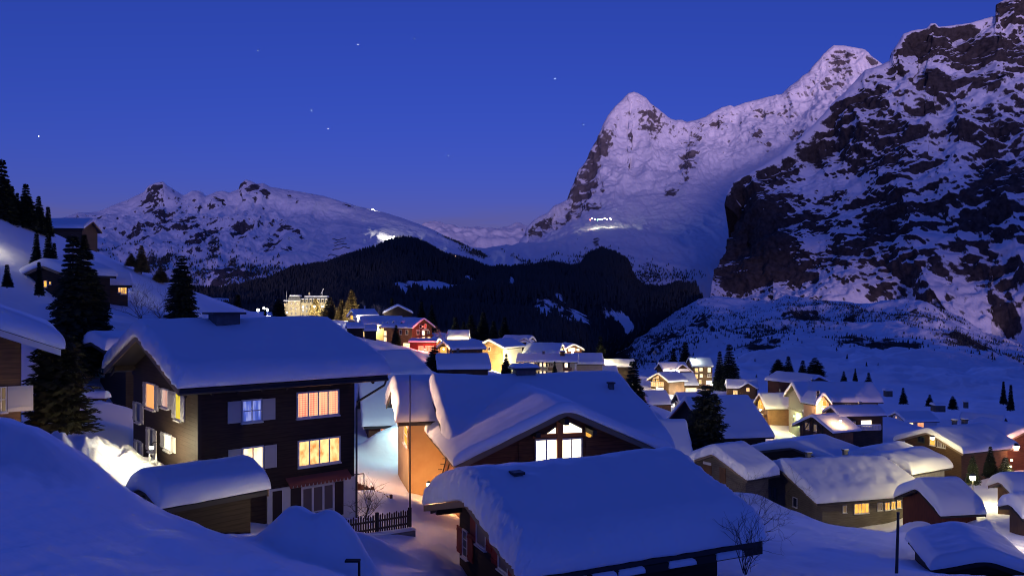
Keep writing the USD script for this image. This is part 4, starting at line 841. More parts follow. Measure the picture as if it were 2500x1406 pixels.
h.window('B', -0.787, 0.550, 0.891, 1.032, 'none', 1, 1)
h.window('B', 0.376, -1.549, 1.077, 1.295, 'white', 1, 1)
h.window('B', -1.853, -1.355, 0.885, 1.029, 'none', 2, 1)
h.window('B', 2.818, -1.492, 0.912, 1.044, 'none', 2, 1)
h.window('B', -2.030, -3.406, 0.884, 1.028, 'warm', 1, 1)
h.window('B', 0.466, -3.366, 1.257, 1.036, 'bright', 1, 1)
h.window('B', 2.909, -3.452, 1.094, 1.044, 'bright', 1, 1)
h.window('+', -5.858, -1.780, 1.179, 1.450, 'bright', 1, 1)
h.window('+', -5.858, -3.889, 1.179, 1.713, 'bright', 1, 1)
h.window('+', 4.337, -5.570, 3.353, 1.797, 'bright', 3, 1)
h.window('+', 1.339, -1.277, 1.135, 1.293, 'none', 1, 1)
h.window('+', 4.157, -1.211, 1.119, 1.284, 'none', 1, 1)
H_j1 = h
h = House('pavilion', 'red lit glazed terrace pavilion in front of the dark red hotel', (-25.2, 226.0, -11.3, -0.209, 8.5, 5.0, 0.7), -14.6, wall='red', og=0.3, oe=0.4, T=0.5, seed=101)
h.window('+', -0.556, -1.790, 1.484, 1.415, 'redwarm', 4, 1)
h.window('+', 2.033, -1.700, 2.707, 1.529, 'redwarm', 6, 1)
h = House('chalet', 'white lit chalet on the rise left of the dark red hotel', (-57.457, 300.028, -5.284, 0.61, 9.477, 8.987, 2.451), -8.6, wall='white', og=0.9, oe=0.7, T=0.8, trim='whitep', seed=102)
h.window('+', -3.189, -1.312, 0.998, 1.086, 'white', 1, 1)
h.window('+', -1.889, -1.411, 1.005, 0.934, 'white', 1, 1)
h.window('A', 1.703, -0.228, 2.337, 1.575, 'amber', 1, 1)
H_v2 = h
h = House('barn', 'pair of low dark barns on the rise, the larger left one', (-42.414, 210.045, -6.804, 0.286, 4.484, 4.832, 1.137), -9.0, wall='dark', og=0.3, oe=0.4, T=0.7, trim='darktrim', seed=103)
h = House('barn', 'smaller right one of the two low dark barns on the rise', (-38.646, 212.018, -7.53, 0.247, 3.531, 4.957, 1.214), -9.6, wall='dark', og=0.3, oe=0.4, T=0.6, trim='darktrim', seed=104)
h = House('chalet', 'yellow lit house under a pale roof between the barns and the dark red hotel', (-44.0, 262.0, -7.5, 0.262, 14.0, 12.0, 2.6), -13.5, wall='cream', og=0.6, oe=0.8, T=0.8, seed=105)
h.window('+', -0.955, -0.607, 0.669, 0.811, 'none', 1, 1)
h = House('chalet', 'low gable with one white lamp behind the white lit chalet', (-47.0, 320.0, -4.2, 1.745, 9.0, 12.0, 3.0), -9, wall='dark', og=0.5, oe=0.5, T=0.9, seed=106)
h = House('chalet', 'small house with a blue roof and yellow glowing eave right of the dark red hotel', (-15.76, 230.014, -10.616, 0.01, 6.271, 6.696, 2.262), -14.5, wall='cream', og=0.3, oe=0.5, T=0.7, seed=107)
h = House('chalet', 'small dark chalet with two amber windows on the left hillside', (-47.301, 92.023, 2.002, 0.499, 3.978, 5.715, 0.985), -0.3, wall='brown', og=0.4, oe=0.6, T=0.8, seed=108)
h.window('+', -0.511, -0.513, 0.294, 0.520, 'orange', 1, 1)
h.window('+', 0.841, -0.455, 0.468, 0.524, 'warm', 1, 1)
h.window('+', 1.160, -0.545, 0.557, 0.717, 'amber', 3, 2)
h = House('chalet', 'dark chalet with round amber windows behind the spruces at far left', (-48.469, 85.022, 2.908, 1.139, 5.92, 7.522, 1.058), -0.8, wall='dark', og=0.5, oe=0.35, T=0.8, seed=109)
h.window('A', 2.918, -0.890, 0.686, 1.020, 'amber', 1, 2)
h.window('A', 2.685, -0.899, 0.816, 1.016, 'amber', 2, 2)
h.window('A', 0.168, -0.859, 0.464, 0.611, 'amber', 1, 1)
h.window('A', -0.592, -0.780, 0.263, 0.261, 'amber', 1, 1)
h = House('shed', 'shed with a cyan lit snow roof between the pine and the big dark chalet', (-27.991, 60.005, -3.361, 0.71, 7.958, 8.304, 0.47), -6.6, wall='dark', og=1.4, oe=0.5, T=0.8, seed=110, trim='darktrim')
h = House('chalet', 'chalet high on the left hillside at the edge of the spruces', (-76.3, 133.0, 12.4, 0.087, 9.0, 7.0, 1.6), 10.5, wall='brown', og=0.5, oe=0.6, T=0.6, trim='tan', seed=111)
h = House('chalet', 'roof close behind the big dark chalet with one slope swept bare', (-17.2, 94.0, -9.0, 0.663, 11.0, 11.0, 2.6), -15, wall='dark', og=0.5, oe=0.7, T=0.8, seed=112, snow_n=(44, 40))
h = House('shed', 'low lean-to with a bulging snow roof against the front of the big dark chalet', (-12.458, 31.022, -7.542, 0.79, 4.203, 3.223, 0.509), -10.2, wall='dark', og=0.5, oe=0.5, T=0.75, trim='tan', seed=113, snow_n=(60, 50), rough=0.05)

# ---------------------------------------------------------------- village ground: one snow sheet through the house bases and the measured ground points
GP = []
for p in stage.GetPrimAtPath('/World').GetChildren():
    if p.GetCustomDataByKey('category') in ('house', 'HOUSEBASE') and not p.GetName().startswith(('chalet_gable', 'chalet_wing', 'annex')):
        tr = p.GetAttribute('xformOp:translate').Get()
        GP.append((tr[0], tr[1], tr[2] + 0.35))
pix = [  # (px, py, distance): points of the snow surface seen in the photograph
    (-300, 1500, 7), (300, 1500, 9), (800, 1560, 10), (1400, 1600, 12), (2200, 1600, 14), (3000, 1600, 14),
    (0, 1300, 14), (300, 1400, 13), (150, 1200, 19), (0, 1085, 22), (60, 1092, 23), (160, 1150, 24), (250, 1210, 26), (330, 1225, 29), (420, 1290, 27), (650, 1300, 31), (560, 1320, 25), (800, 1400, 18), (620, 1400, 17),
    (760, 1335, 29), (880, 1380, 26), (1000, 1350, 31), (1070, 1330, 33), (1020, 1406, 27), (1100, 1480, 27), (1200, 1560, 24), (1400, 1600, 22), (1130, 1440, 30), (1180, 1500, 27), (1090, 1380, 33), (1060, 1270, 39), (1040, 1225, 44), (960, 1150, 53), (900, 1140, 55), (870, 1150, 50), (930, 1200, 45), (1000, 1260, 40), (880, 1245, 41), (960, 1235, 41),
    (360, 1150, 39), (300, 1130, 38), (200, 1080, 36), (120, 1090, 34), (250, 1050, 46), (200, 1010, 55), (300, 1010, 58), (310, 960, 62), (200, 950, 64),
    (950, 1110, 62), (900, 1085, 70), (930, 1095, 66),
    (1880, 1330, 46), (1800, 1230, 66), (1760, 1195, 74), (1900, 1250, 72), (1850, 1400, 30), (2000, 1300, 58), (2150, 1300, 68), (2100, 1400, 40), (2190, 1406, 38), (2350, 1310, 66), (2250, 1350, 52), (2430, 1290, 64), (2400, 1250, 74), (2370, 1230, 80), (2500, 1400, 40), (2700, 1400, 40), (1700, 1400, 30), (1950, 1406, 34),
    (0, 525, 96), (60, 545, 100), (130, 578, 105), (200, 617, 110), (270, 645, 114), (340, 680, 118), (420, 704, 122), (500, 742, 122), (-200, 430, 92), (-500, 300, 90), (0, 600, 88), (60, 640, 86), (250, 680, 106), (330, 715, 110), (300, 735, 92), (240, 770, 80), (400, 760, 84), (330, 790, 72), (150, 760, 72), (230, 860, 64), (60, 800, 60), (500, 780, 90), (-300, 700, 60), (-300, 900, 40), (-600, 900, 30),
    (620, 768, 500), (700, 772, 520), (800, 778, 480), (860, 792, 290), (820, 800, 240), (900, 826, 205), (960, 840, 210), (560, 780, 300), (480, 770, 420), (400, 760, 600), (820, 768, 700), (600, 760, 720), (1000, 800, 420), (1100, 832, 300), (1250, 842, 300), (1400, 858, 300), (1500, 890, 300), (1200, 830, 420), (1000, 880, 190), (1060, 905, 140), (940, 930, 100), (1180, 905, 180), (1000, 950, 80), (860, 900, 90),
    (1350, 1000, 120), (1500, 960, 180), (1560, 1010, 130), (1600, 985, 190), (1720, 955, 270), (1800, 965, 240), (1900, 955, 262), (2040, 990, 250), (2180, 1000, 290), (2300, 1010, 330), (2420, 1030, 320), (2250, 1060, 260), (2120, 1090, 140), (2420, 1120, 120), (2500, 1080, 200), (2700, 1060, 260), (2800, 1200, 80),
    (1500, 1010, 420), (2000, 1050, 420), (2500, 1050, 420), (2900, 1050, 420), (1500, 960, 700), (2500, 1000, 700), (3200, 1000, 700)]
GP += [tuple(at(*q)) for q in pix]
GP = np.array(GP)
rbf = RBFInterpolator(GP[:, :2], GP[:, 2], smoothing=0.15, kernel='linear', neighbors=40)
gu = np.linspace(-700, 3300, 420)
gy = 4.5 * (740 / 4.5) ** np.linspace(0, 1, 440)
gX, gY = (gu[None, :] - CXP) / FOC * gy[:, None], np.repeat(gy[:, None], len(gu), 1)
gZ = rbf(np.stack([gX.ravel(), gY.ravel()], 1)).reshape(gX.shape)
from scipy.ndimage import gaussian_filter
gZ = gaussian_filter(gZ, 3.1)
gp3 = np.stack([gX, gY, gZ * 0], -1)
gZ = gZ + (fbm(gp3 / 5.0, 3, 81) - 0.5) * 0.55 * sstep(5, 16, gY) + (fbm(gp3 / 1.3, 3, 82) - 0.5) * 0.10
MOUNDS = [(at(765, 1345, 26.4), 1.35, 1.2, 1.25), (at(842, 1360, 26), .9, 1.2, 0.95), (at(705, 1335, 27), 1.0, 1.0, .55), (at(880, 1300, 30.5), 1.5, .9, .55), (at(40, 1110, 22), 3.2, 2.2, 0.7), (at(120, 1150, 22), 1.8, 1.6, .35), (at(930, 1245, 41), 3.4, 1.6, .9), (at(950, 1120, 61), 2.2, 2.2, 1.6), (at(990, 1100, 64), 1.8, 1.8, 1.5), (at(890, 1070, 73), 2.0, 2.0, .6),
          (at(240, 1030, 52), 3.5, 2.0, 1.2), (at(310, 1060, 45), 3.0, 2.0, .8), (at(2240, 1290, 71), 1.8, 1.3, 1.3), (at(1820, 1205, 72), 3.0, 1.6, .6), (at(1900, 1235, 71), 3.4, 1.4, .5)]
for c, rx, ry, hh in MOUNDS:
    q = ((gX - c[0]) / rx) ** 2 + ((gY - c[1]) / ry) ** 2
    gZ = gZ + hh * np.exp(-q ** 1.4)
def ground_z(x, y):
    return float(GI([[x, y]])[0])
from scipy.interpolate import RegularGridInterpolator
_g = RegularGridInterpolator((np.log(gy), gu), gZ, bounds_error=False, fill_value=None)
def GI(q):
    q = np.asarray(q, float)
    return _g(np.stack([np.log(np.maximum(q[:, 1], 1)), q[:, 0] / q[:, 1] * FOC + CXP], 1))
# ploughed, lumpy snow along the lane at the big chalet's door
lump = np.zeros_like(gZ)
for (x0, y0, d0), (x1, y1, d1), wd, hh in (((70, 1085, 31), (355, 1150, 36.5), 1.7, 1.0), ((330, 1190, 31), (200, 1110, 29), 1.3, .35), ((2230, 1290, 64), (2370, 1300, 60), 1.3, .3), ((880, 1090, 70), (1000, 1110, 60), 1.5, .5)):
    a, b = at(x0, y0, d0)[:2], at(x1, y1, d1)[:2]
    t = np.clip(((gX - a[0]) * (b - a)[0] + (gY - a[1]) * (b - a)[1]) / ((b - a) ** 2).sum(), 0, 1)
    dd = np.hypot(gX - a[0] - t * (b - a)[0], gY - a[1] - t * (b - a)[1])
    m = np.exp(-(dd / wd) ** 2)
    lump += m * hh * (0.35 + 1.3 * fbm(gp3 / 0.55, 4, 83))
gZ = gZ + lump
_g = RegularGridInterpolator((np.log(gy), gu), gZ, bounds_error=False, fill_value=None)
rip = (fbm(np.stack([gX / 0.5 + gY * .3, gY / 2.6, gX * 0], -1), 3, 84) - .5) * .16 + (fbm(gp3 / 0.35, 2, 85) - .5) * .07
gZ = gZ + rip * sstep(70, 12, gY)
gm = obj('snow_ground', (np.stack([gX, gY, gZ], -1).reshape(-1, 3), grid_faces(*gX.shape)), SNOWG, smooth=True)
tag(gm, 'rolling snow covered ground of the village', 'ground', None, 'structure')

# ---------------------------------------------------------------- vegetation
def leaf_mat(name, a, b, trans=0.15):
    return mat(name, {'g': ('geometry', {}), 'n': ('noise_texture', {'scale': 1.5, 'detail': 3.0}), 'r': ('rgb_ramp', {'ramp': [(0.35, a), (0.65, b)]}),
                      'd': ('principled_bsdf', {'roughness': 0.8, 'specular_ior_level': 0.15}), 't': ('translucent_bsdf', {}), 'm': ('mix_closure', {'fac': trans})},
               [('g.position', 'n.vector'), ('n.fac', 'r.fac'), ('r.color', 'd.base_color'), ('r.color', 't.color'), ('d.BSDF', 'm.closure1'), ('t.BSDF', 'm.closure2')], out='m.closure')
NEEDLE = leaf_mat('spruce_needles', (0.022, 0.030, 0.020), (0.048, 0.060, 0.036))
PINE = leaf_mat('pine_needles', (0.045, 0.050, 0.028), (0.095, 0.095, 0.050))
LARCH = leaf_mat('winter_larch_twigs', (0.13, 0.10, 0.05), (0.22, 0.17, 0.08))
TWIG = plain('bare_twigs', (0.075, 0.05, 0.04))
TWIGL = plain('frosted_twigs', (0.32, 0.27, 0.20))
BARK = plain('conifer_bark', (0.07, 0.045, 0.03))

def conifer(seed, H=10.0, R=2.2, whorls=26, nb=8, droop=0.35, full=0.9, taper=0.85, twig=0.5, start=0.06, ragged=0.25, snow=0.12):
    """whorls of drooping boughs built of needle sprays; returns trunk, crown, snow"""
    g = np.random.default_rng(seed)
    V, S = [], []
    lop = g.uniform(0.75, 1.15, 9)
    for k in range(whorls):
        hz = start + (1 - start) * (k + g.uniform(-.3, .3)) / whorls
        z = H * min(max(hz, .03), .985)
        rr = R * (1 - hz) ** taper * full + 0.10
        for b in range(max(4, int(nb * (0.6 + 0.4 * (1 - hz))))):
            az = 2 * np.pi * (b + g.uniform(-.35, .35)) / nb + k * 2.4
            L = rr * g.uniform(1 - ragged, 1 + ragged * .6) * lop[int((az % 6.283) / 6.283 * 9)]
            d = np.array([np.cos(az), np.sin(az), 0]); sd = np.array([-d[1], d[0], 0])
            up = 0.25 * (hz - 0.3)
            m = 5
            for i in range(1, m + 1):
                f = i / m
                p = d * L * f + np.array([0, 0, z + L * (up * f - droop * f ** 1.6 + 0.12 * f ** 4)])
                tl = twig * (0.5 + 0.6 * (1 - abs(f - .55))) * min(max(L, .7), 1.5) * 1.25
                for s in (-1, 1):
                    q = d * g.uniform(.4, .8) + sd * s * g.uniform(.6, 1.0) + np.array([0, 0, g.uniform(-.55, -.1)])
                    q = q / np.linalg.norm(q) * tl
                    wv = np.cross(q, [0, 0, 1]); wv = wv / max(np.linalg.norm(wv), 1e-6) * tl * 0.26
                    base = p - d * L / m * .5
                    V += [[base + wv * .6, p + q * .55 + wv, p + q], [base - wv * .6, p + q * .55 - wv + np.array([0, 0, -.25 * tl]), p + q]]
                V.append([p - d * L / m + sd * .10 * tl, p - d * L / m - sd * .10 * tl + np.array([0, 0, -.1 * tl]), p + d * tl * .5])
                if snow and g.random() < snow and f > .3:
                    w2 = 0.30 * tl * g.uniform(.6, 1.3)
                    o = p + np.array([0, 0, .06])
                    S += [[o - d * w2 - sd * w2 * .5, o + d * w2 - sd * w2 * .4, o + sd * w2 * .7]]
    V = np.array(V).reshape(-1, 3)
    tr = MB().tube([(0, 0, -H * .06), (0, 0, H * .5), (0, 0, H * .99)], H * .018, 8, H * .003).mesh()
    S = np.array(S).reshape(-1, 3) if S else None
    tri = lambda q: (q, np.arange(len(q)).reshape(-1, 3))
    return tr, tri(V), (tri(S) if S is not None else None)

def tree_thing(name, label, cat, parts, loc, rz, scale, m=None, group=None, bark=None):
    t = thing(name, label, cat, loc, rz, group, scale)
    obj('trunk', parts[0], bark or BARK, t)
    tag(obj('crown', parts[1], m or NEEDLE, t), kind='stuff')
    if parts[2] is not None:
        tag(obj('snow_tufts', parts[2], SNOWM, t), kind='stuff')
    return t
PROTO = {}
SPEC = {
    'spruce': (dict(seed=1, R=2.3, whorls=44, nb=11, droop=.38, twig=.55), NEEDLE),
    'slim': (dict(seed=2, R=1.5, whorls=44, nb=10, droop=.45, twig=.6), NEEDLE),
    'broad': (dict(seed=3, R=3.1, whorls=40, nb=13, droop=.30, twig=.5, taper=.65, ragged=.35), NEEDLE),
    'pine': (dict(seed=4, R=3.0, whorls=32, nb=12, droop=.10, twig=.55, taper=.55, ragged=.45, start=.12, snow=.05), PINE),
    'snowy': (dict(seed=5, R=2.3, whorls=38, nb=11, droop=.4, twig=.5, snow=.5), NEEDLE),
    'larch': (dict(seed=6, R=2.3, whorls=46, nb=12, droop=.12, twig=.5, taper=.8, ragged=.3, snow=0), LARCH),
}
def tree(kind, px, base, top, Y, label, rz=None, group=None, wide=1.0):
    """a tree standing at the distance Y, its foot seen at (px, base) and its tip at the height top"""
    p = at(px, base, Y)
    hgt = (base - top) / FOC * Y
    s = hgt / 10.0
    rz = (px * 1.7) % 6.28 if rz is None else rz
    sc = (s * wide, s * wide, s)
    if kind not in PROTO:
        kw, m = SPEC[kind]
        PROTO[kind] = tree_thing({'larch': 'larch_tree', 'pine': 'pine_tree'}.get(kind, 'spruce_tree'), label, 'tree', conifer(**kw), p, rz, sc, m, group)
        return PROTO[kind]
    return copy_of(PROTO[kind], label, p, rz, sc, group)

tree('spruce', 178, 905, 568, 60, 'tallest dark spruce left of the big dark chalet, among the lit left windows', wide=.85)
tree('broad', 205, 900, 608, 62, 'dark spruce just right of the tallest left one, with a lower tip', wide=.75)
tree('broad', 225, 860, 655, 64, 'shortest bushy spruce at the right end of the dark left group', wide=.9)
tree('broad', 444, 800, 622, 82, 'lone dark spruce standing above the ridge of the big dark chalet', wide=.78)
tree('spruce', 4, 560, 386, 97, 'tallest spruce of the group on the left skyline, cut by the frame', wide=.95)
tree('spruce', 28, 545, 452, 99, 'spruce second from left on the left skyline', wide=1.0)
tree('spruce', 63, 555, 447, 100, 'broad spruce in the middle of the left skyline group', wide=1.1)
tree('slim', 42, 545, 470, 101, 'slim spruce tucked left of the broad skyline spruce')
tree('spruce', 94, 568, 477, 102, 'spruce right of the broad one on the left skyline', wide=.95)
tree('slim', 117, 575, 504, 103, 'last and lowest slim spruce on the right of the skyline group', wide=1.2)
tree('slim', 89, 655, 569, 88, 'left one of two slim spruces halfway up the left slope', wide=1.1)
tree('slim', 118, 668, 570, 88, 'right one of two slim spruces halfway up the left slope', wide=1.2)
tree('slim', 132, 668, 592, 89, 'low spruce at the right foot of the slim slope pair')
tree('slim', 17, 700, 645, 72, 'small spruce in front of the amber windows at far left', wide=1.5)
tree('slim', 95, 720, 638, 71, 'dark spruce crossing the amber windowed chalet at far left', wide=.9)
tree('pine', 140, 1075, 800, 38, 'big ragged pine between the cropped chalet and the big dark chalet', wide=1.0)
tree('larch', 345, 665, 598, 122, 'bare yellow lit larch on the left hill shoulder', wide=1.25)
tree('larch', 392, 690, 650, 124, 'low yellow lit larch right of the taller one on the hill', wide=2.1)
tree('larch', 320, 650, 618, 121, 'faint bare larch left of the yellow lit one', wide=2.0)
tree('slim', 205, 632, 572, 107, 'dark little spruce below the chalet high on the left hill', wide=2.0)
tree('slim', 580, 790, 718, 210, 'dark spruce left of the floodlit piste', wide=1.7)
tree('broad', 681, 790, 727, 190, 'round dark pine in front of the floodlit palace hotel', wide=1.25)
tree('slim', 647, 780, 748, 230, 'tiny dark spruce between the piste floodlights')
tree('larch', 770, 778, 728, 470, 'yellow floodlit tree hiding the palace hotel wing', wide=1.7)
tree('larch', 805, 790, 724, 440, 'floodlit bushy tree right of the palace hotel', wide=1.6)
tree('larch', 834, 800, 730, 400, 'floodlit spruce left of the tallest floodlit one', wide=1.3)
tree('larch', 858, 790, 706, 390, 'tallest golden floodlit spruce behind the white lit chalet', wide=1.25)
tree('slim', 957, 790, 726, 360, 'dim spruce right of the round bare lit tree', wide=1.2)
tree('spruce', 1029, 800, 734, 330, 'snow dusted spruce behind the dark red hotel ridge', wide=1.0)
tree('spruce', 1054, 812, 742, 320, 'dark spruce right behind the dark red hotel gable', wide=1.0)
tree('spruce', 967, 850, 792, 215, 'dark spruce in front of the long side of the dark red hotel', wide=1.0)
tree('broad', 1060, 930, 843, 150, 'round dark fir between the red terrace and the amber gable', wide=1.15)
tree('snowy', 1236, 912, 862, 205, 'snowy fir in the yellow flood of light beside the cream hotel', wide=1.5)
tree('spruce', 1354, 925, 881, 205, 'narrow dark fir in front of the cream hotel windows', wide=.9)
tree('spruce', 1466, 900, 818, 262, 'spruce lit yellow from the lamp at the right of the cream hotel', wide=.95)
tree('spruce', 1546, 1035, 878, 128, 'dark spruce behind the right end of the central chalet roof', wide=1.15)
tree('spruce', 1645, 920, 848, 320, 'small dim spruce behind the twin lamp gable', wide=.9)
tree('spruce', 1673, 925, 832, 315, 'taller dim spruce behind the twin lamp gable', wide=1.1)
tree('snowy', 1757, 950, 855, 285, 'left one of the two tall snow dusted spruces beside the lit house', wide=.95)
tree('snowy', 1780, 950, 838, 283, 'right one of the two tall snow dusted spruces beside the lit house', wide=1.15)
tree('pine', 1727, 1140, 936, 104, 'tall dark pine in front of the big steep gabled house', wide=.92)
tree('spruce', 2088, 940, 898, 330, 'dark slim spruce on the slope above the mansard house', wide=.7)
tree('snowy', 2121, 955, 908, 335, 'snowy spruce on the slope just right of the slim one', wide=1.3)
tree('broad', 2326, 998, 966, 330, 'round dark bush spruce on the lower slope at right', wide=1.2)
tree('spruce', 2418, 1160, 1088, 100, 'dark spruce tip among the twinkling lights at right', wide=1.0)
tree('snowy', 2455, 1175, 1115, 98, 'snow flecked bush with twinkling lights near the right edge', wide=2.0)
tree('broad', 2375, 1180, 1110, 92, 'dark shrub behind the bright street lamp', wide=.8)
for i, (px, b, tp, Y, wd) in enumerate([(1112, 842, 772, 420, 1.2), (1150, 846, 766, 420, 1.3), (1180, 846, 760, 430, 1.2), (1205, 850, 782, 420, 1.2), (1232, 850, 772, 440, 1.2), (1132, 842, 784, 410, 1.2)]):
    tree('spruce', px, b, tp, Y, ['dim spruce over the small yellow eaved house, first from left', 'dark tall spruce over the small yellow eaved house', 'tallest black spruce behind the yellow flooded gable', 'black spruce right of the tallest one behind the gable', 'black spruce nearest the cream hotel roofs', 'thin dim spruce between the yellow eaved house and the black spruces'][i], wide=wd)
for i, (px, b, tp, Y, wd, k) in enumerate([(1990, 945, 872, 380, 1.4, 'broad'), (1960, 935, 878, 400, 1.5, 'snowy'), (1925, 930, 868, 420, 1.5, 'snowy'), (1900, 930, 876, 430, 1.6, 'broad'), (2060, 940, 905, 380, 1.3, 'snowy'), (2205, 985, 945, 330, 1.2, 'snowy'), (2270, 990, 962, 350, 1.8, 'snowy'), (2450, 985, 930, 330, .9, 'slim'), (2468, 1000, 938, 335, .9, 'slim')]):
    tree(k, px, b, tp, Y, ['broad dark tree on the slope right behind the mansard house', 'snow laden tree on the slope right of the long barn roof', 'snow laden tree above the middle of the long barn', 'dark shrubby tree above the left end of the long barn', 'small snow laden tree left of the slim slope spruce', 'snowy bush beside the little hut on the slope', 'wide snowy shrub low on the slope at right', 'thin bare spruce on the slope near the right edge, upper one', 'thin bare spruce on the slope near the right edge, lower one'][i], wide=wd)

def bare(seed, H, spread, depth, n0, r0, out=0.6, m3=3):
    """a leafless shrub or tree: forking tapering twigs"""
    g = np.random.default_rng(seed); mb = MB()
    def grow(p, d, L, r, k):
        bend = g.normal(0, .18, 3); q = p + d * L * .5; e = p + (d + bend) * L
        mb.tube([p, q, e], r, m3, r * .6)
        if k == 0:
            return
        for _ in range(g.integers(2, 4)):
            nd = d + g.normal(0, out, 3) + np.array([0, 0, .22]); nd /= np.linalg.norm(nd)
            st = p + (e - p) * g.uniform(.45, 1.0)
            grow(st, nd, L * g.uniform(.6, .85), r * .62, k - 1)
    for _ in range(n0):
        d = np.array([g.normal(0, spread), g.normal(0, spread), 1.0]); d /= np.linalg.norm(d)
        grow(np.array([g.normal(0, .05), g.normal(0, .05), -.1]), d, H * g.uniform(.3, .45), r0, depth)
    return mb.mesh()
def shrub(label, px, base, Y, mesh, m=None, name='bare_shrub', cat='shrub'):
    p = at(px, base, Y)
    t = thing(name, label, cat, p, 0)
    v, f = mesh
    obj('branches', mesh, m or TWIG, t)
    return t
shrub('leafless shrub beside the picket fence in front of the central lane', 893, 1262, 34.5, bare(1, 2.0, .45, 3, 6, .022, .5))
shrub('leafless shrub right of the nearest snow roof, lower one with spreading rods', 1818, 1392, 27.5, bare(2, 2.6, .55, 3, 7, .022, .42))
shrub('dense leafless shrub right of the nearest snow roof, upper one', 1838, 1300, 42, bare(3, 3.6, .5, 4, 7, .02, .5))
shrub('leafless thicket behind the ridge of the big dark chalet', 345, 775, 78, bare(4, 4.4, .6, 4, 7, .03, .55), TWIG)
shrub('pale leafless shrub over the ridge near the lone spruce', 390, 775, 80, bare(5, 3.6, .7, 4, 7, .03, .55), TWIG)
shrub('round bare tree lit golden beside the white lit chalet', 920, 770, 330, bare(6, 6.5, .7, 5, 7, .07, .6), TWIGL, 'bare_tree', 'tree')
shrub('frosted bare tree between the red hotel and the yellow eaved house', 1082, 842, 240, bare(7, 6.0, .6, 5, 6, .06, .55), TWIGL, 'bare_tree', 'tree')
shrub('frosty thin trees in front of the black spruces', 1140, 832, 260, bare(8, 7.0, .4, 4, 5, .05, .5), TWIG, 'bare_tree', 'tree')

# forests too dense to count: instanced small conifers on the hillsides
def far_tree(seed):
    g = np.random.default_rng(seed); mb = MB()
    for k, (z0, z1, r) in enumerate(((.08, .5, .20), (.3, .75, .155), (.52, 1.0, .11))):
        n = 7; a = np.arange(n) / n * 6.283 + g.uniform(0, 1)
        rr = r * g.uniform(.7, 1.25, n)
        v = np.vstack([np.stack([rr * np.cos(a), rr * np.sin(a), z0 + g.uniform(-.05, .05, n)], 1), [[0, 0, z1]]])
        mb.add(v, [[i, (i + 1) % n, n] for i in range(n)])
    mb.tube([(0, 0, -.1), (0, 0, .4)], .02, 4)
    return mb.mesh()
FARM = plain('distant_forest', (0.055, 0.062, 0.058), 0.95)
def forest(name, label, sheet_, density, hmin, hmax, count, seed, m=FARM):
    v, n, px, py, t, att = sheet_
    g = np.random.default_rng(seed)
    c = (v[:-1, :-1] + v[1:, 1:] + v[:-1, 1:] + v[1:, :-1]) / 4
    e1, e2 = v[1:, 1:] - v[:-1, :-1], v[:-1, 1:] - v[1:, :-1]
    area = np.abs(np.cross(e1, e2)[..., 2]) / 2
    w = area * density[:-1, :-1]
    w = w / w.sum()
    idx = g.choice(w.size, size=count, p=w.ravel())
    i, j = np.unravel_index(idx, w.shape)
    a, b = g.random(count)[:, None], g.random(count)[:, None]
    pts = v[i, j] * (1 - a) * (1 - b) + v[i, j + 1] * a * (1 - b) + v[i + 1, j] * (1 - a) * b + v[i + 1, j + 1] * a * b
    inst = UsdGeom.PointInstancer.Define(stage, numbered('/World', name))
    base = str(inst.GetPath())
    for k in range(3):
        usdkit.mesh(stage, f'{base}/conifer_{k + 1:03d}', far_tree(seed * 10 + k), m)
        inst.GetPrototypesRel().AddTarget(f'{base}/conifer_{k + 1:03d}')
    hs = g.uniform(hmin, hmax, count)
    inst.CreatePositionsAttr(Vt.Vec3fArray.FromNumpy(pts.astype(np.float32)))
    inst.CreateProtoIndicesAttr(Vt.IntArray.FromNumpy(g.integers(0, 3, count).astype(np.int32)))
    inst.CreateScalesAttr(Vt.Vec3fArray.FromNumpy(np.stack([hs * g.uniform(.9, 1.4, count), hs * g.uniform(.9, 1.4, count), hs], 1).astype(np.float32)))
    tag(inst, label, 'forest', None, 'stuff')
wdv = WD
forest('forest', 'dense dark conifer forest on the hill across the valley', WD, np.clip(WD[5] - 0.42, 0, 1) * (WD[4] > 0.9), 13, 24, 34000, 5)
ld = sstep(575, 680, LRM[3]) * sstep(800, 560, LRM[2]) * np.clip((nz(LRM[0], 120, 300, 300, 91, 4) + .12) * 5, 0, 1) + blobs(LRM[2], LRM[3], [(395, 632, 30, 10, -50, 2), (368, 622, 10, 22, -10, 2), (1100, 578, 40, 6, 28, 3), (1180, 618, 44, 6, 15, 3), (520, 600, 14, 26, 12, 1.5), (565, 622, 9, 20, 8, 1.5)])
forest('forest', 'scattered dark trees in the gullies of the left ridge', LRM, ld * (LRM[4] > 1.2), 9, 19, 5200, 6)
edn = blobs(EI[2], EI[3], [(1480, 655, 70, 34, 20, 3), (1585, 665, 30, 22, 0, 2), (1660, 665, 50, 14, 0, 1.2), (1330, 650, 60, 8, 15, 2), (1290, 636, 40, 4, 20, 2), (1340, 620, 30, 4, -20, 1)])
forest('forest', 'dark conifer patches below the pyramid peak', EI, edn, 10, 20, 3800, 7)
sd = np.clip(blobs(SL[2], SL[3], sl_blobs), 0, 1) * .5 + np.clip((nz(SL[0], 90, 160, 160, 92, 4) - .02) * 6, 0, 1) * .6
forest('scrub', 'dark scrub and small trees dotting the slope under the rock wall', SL, sd * (SL[4] < 2.9) * (SL[4] > .05) * (1 - .96 * sstep(1.3, 2.2, SL[4])), 2.5, 8, 9000, 8)

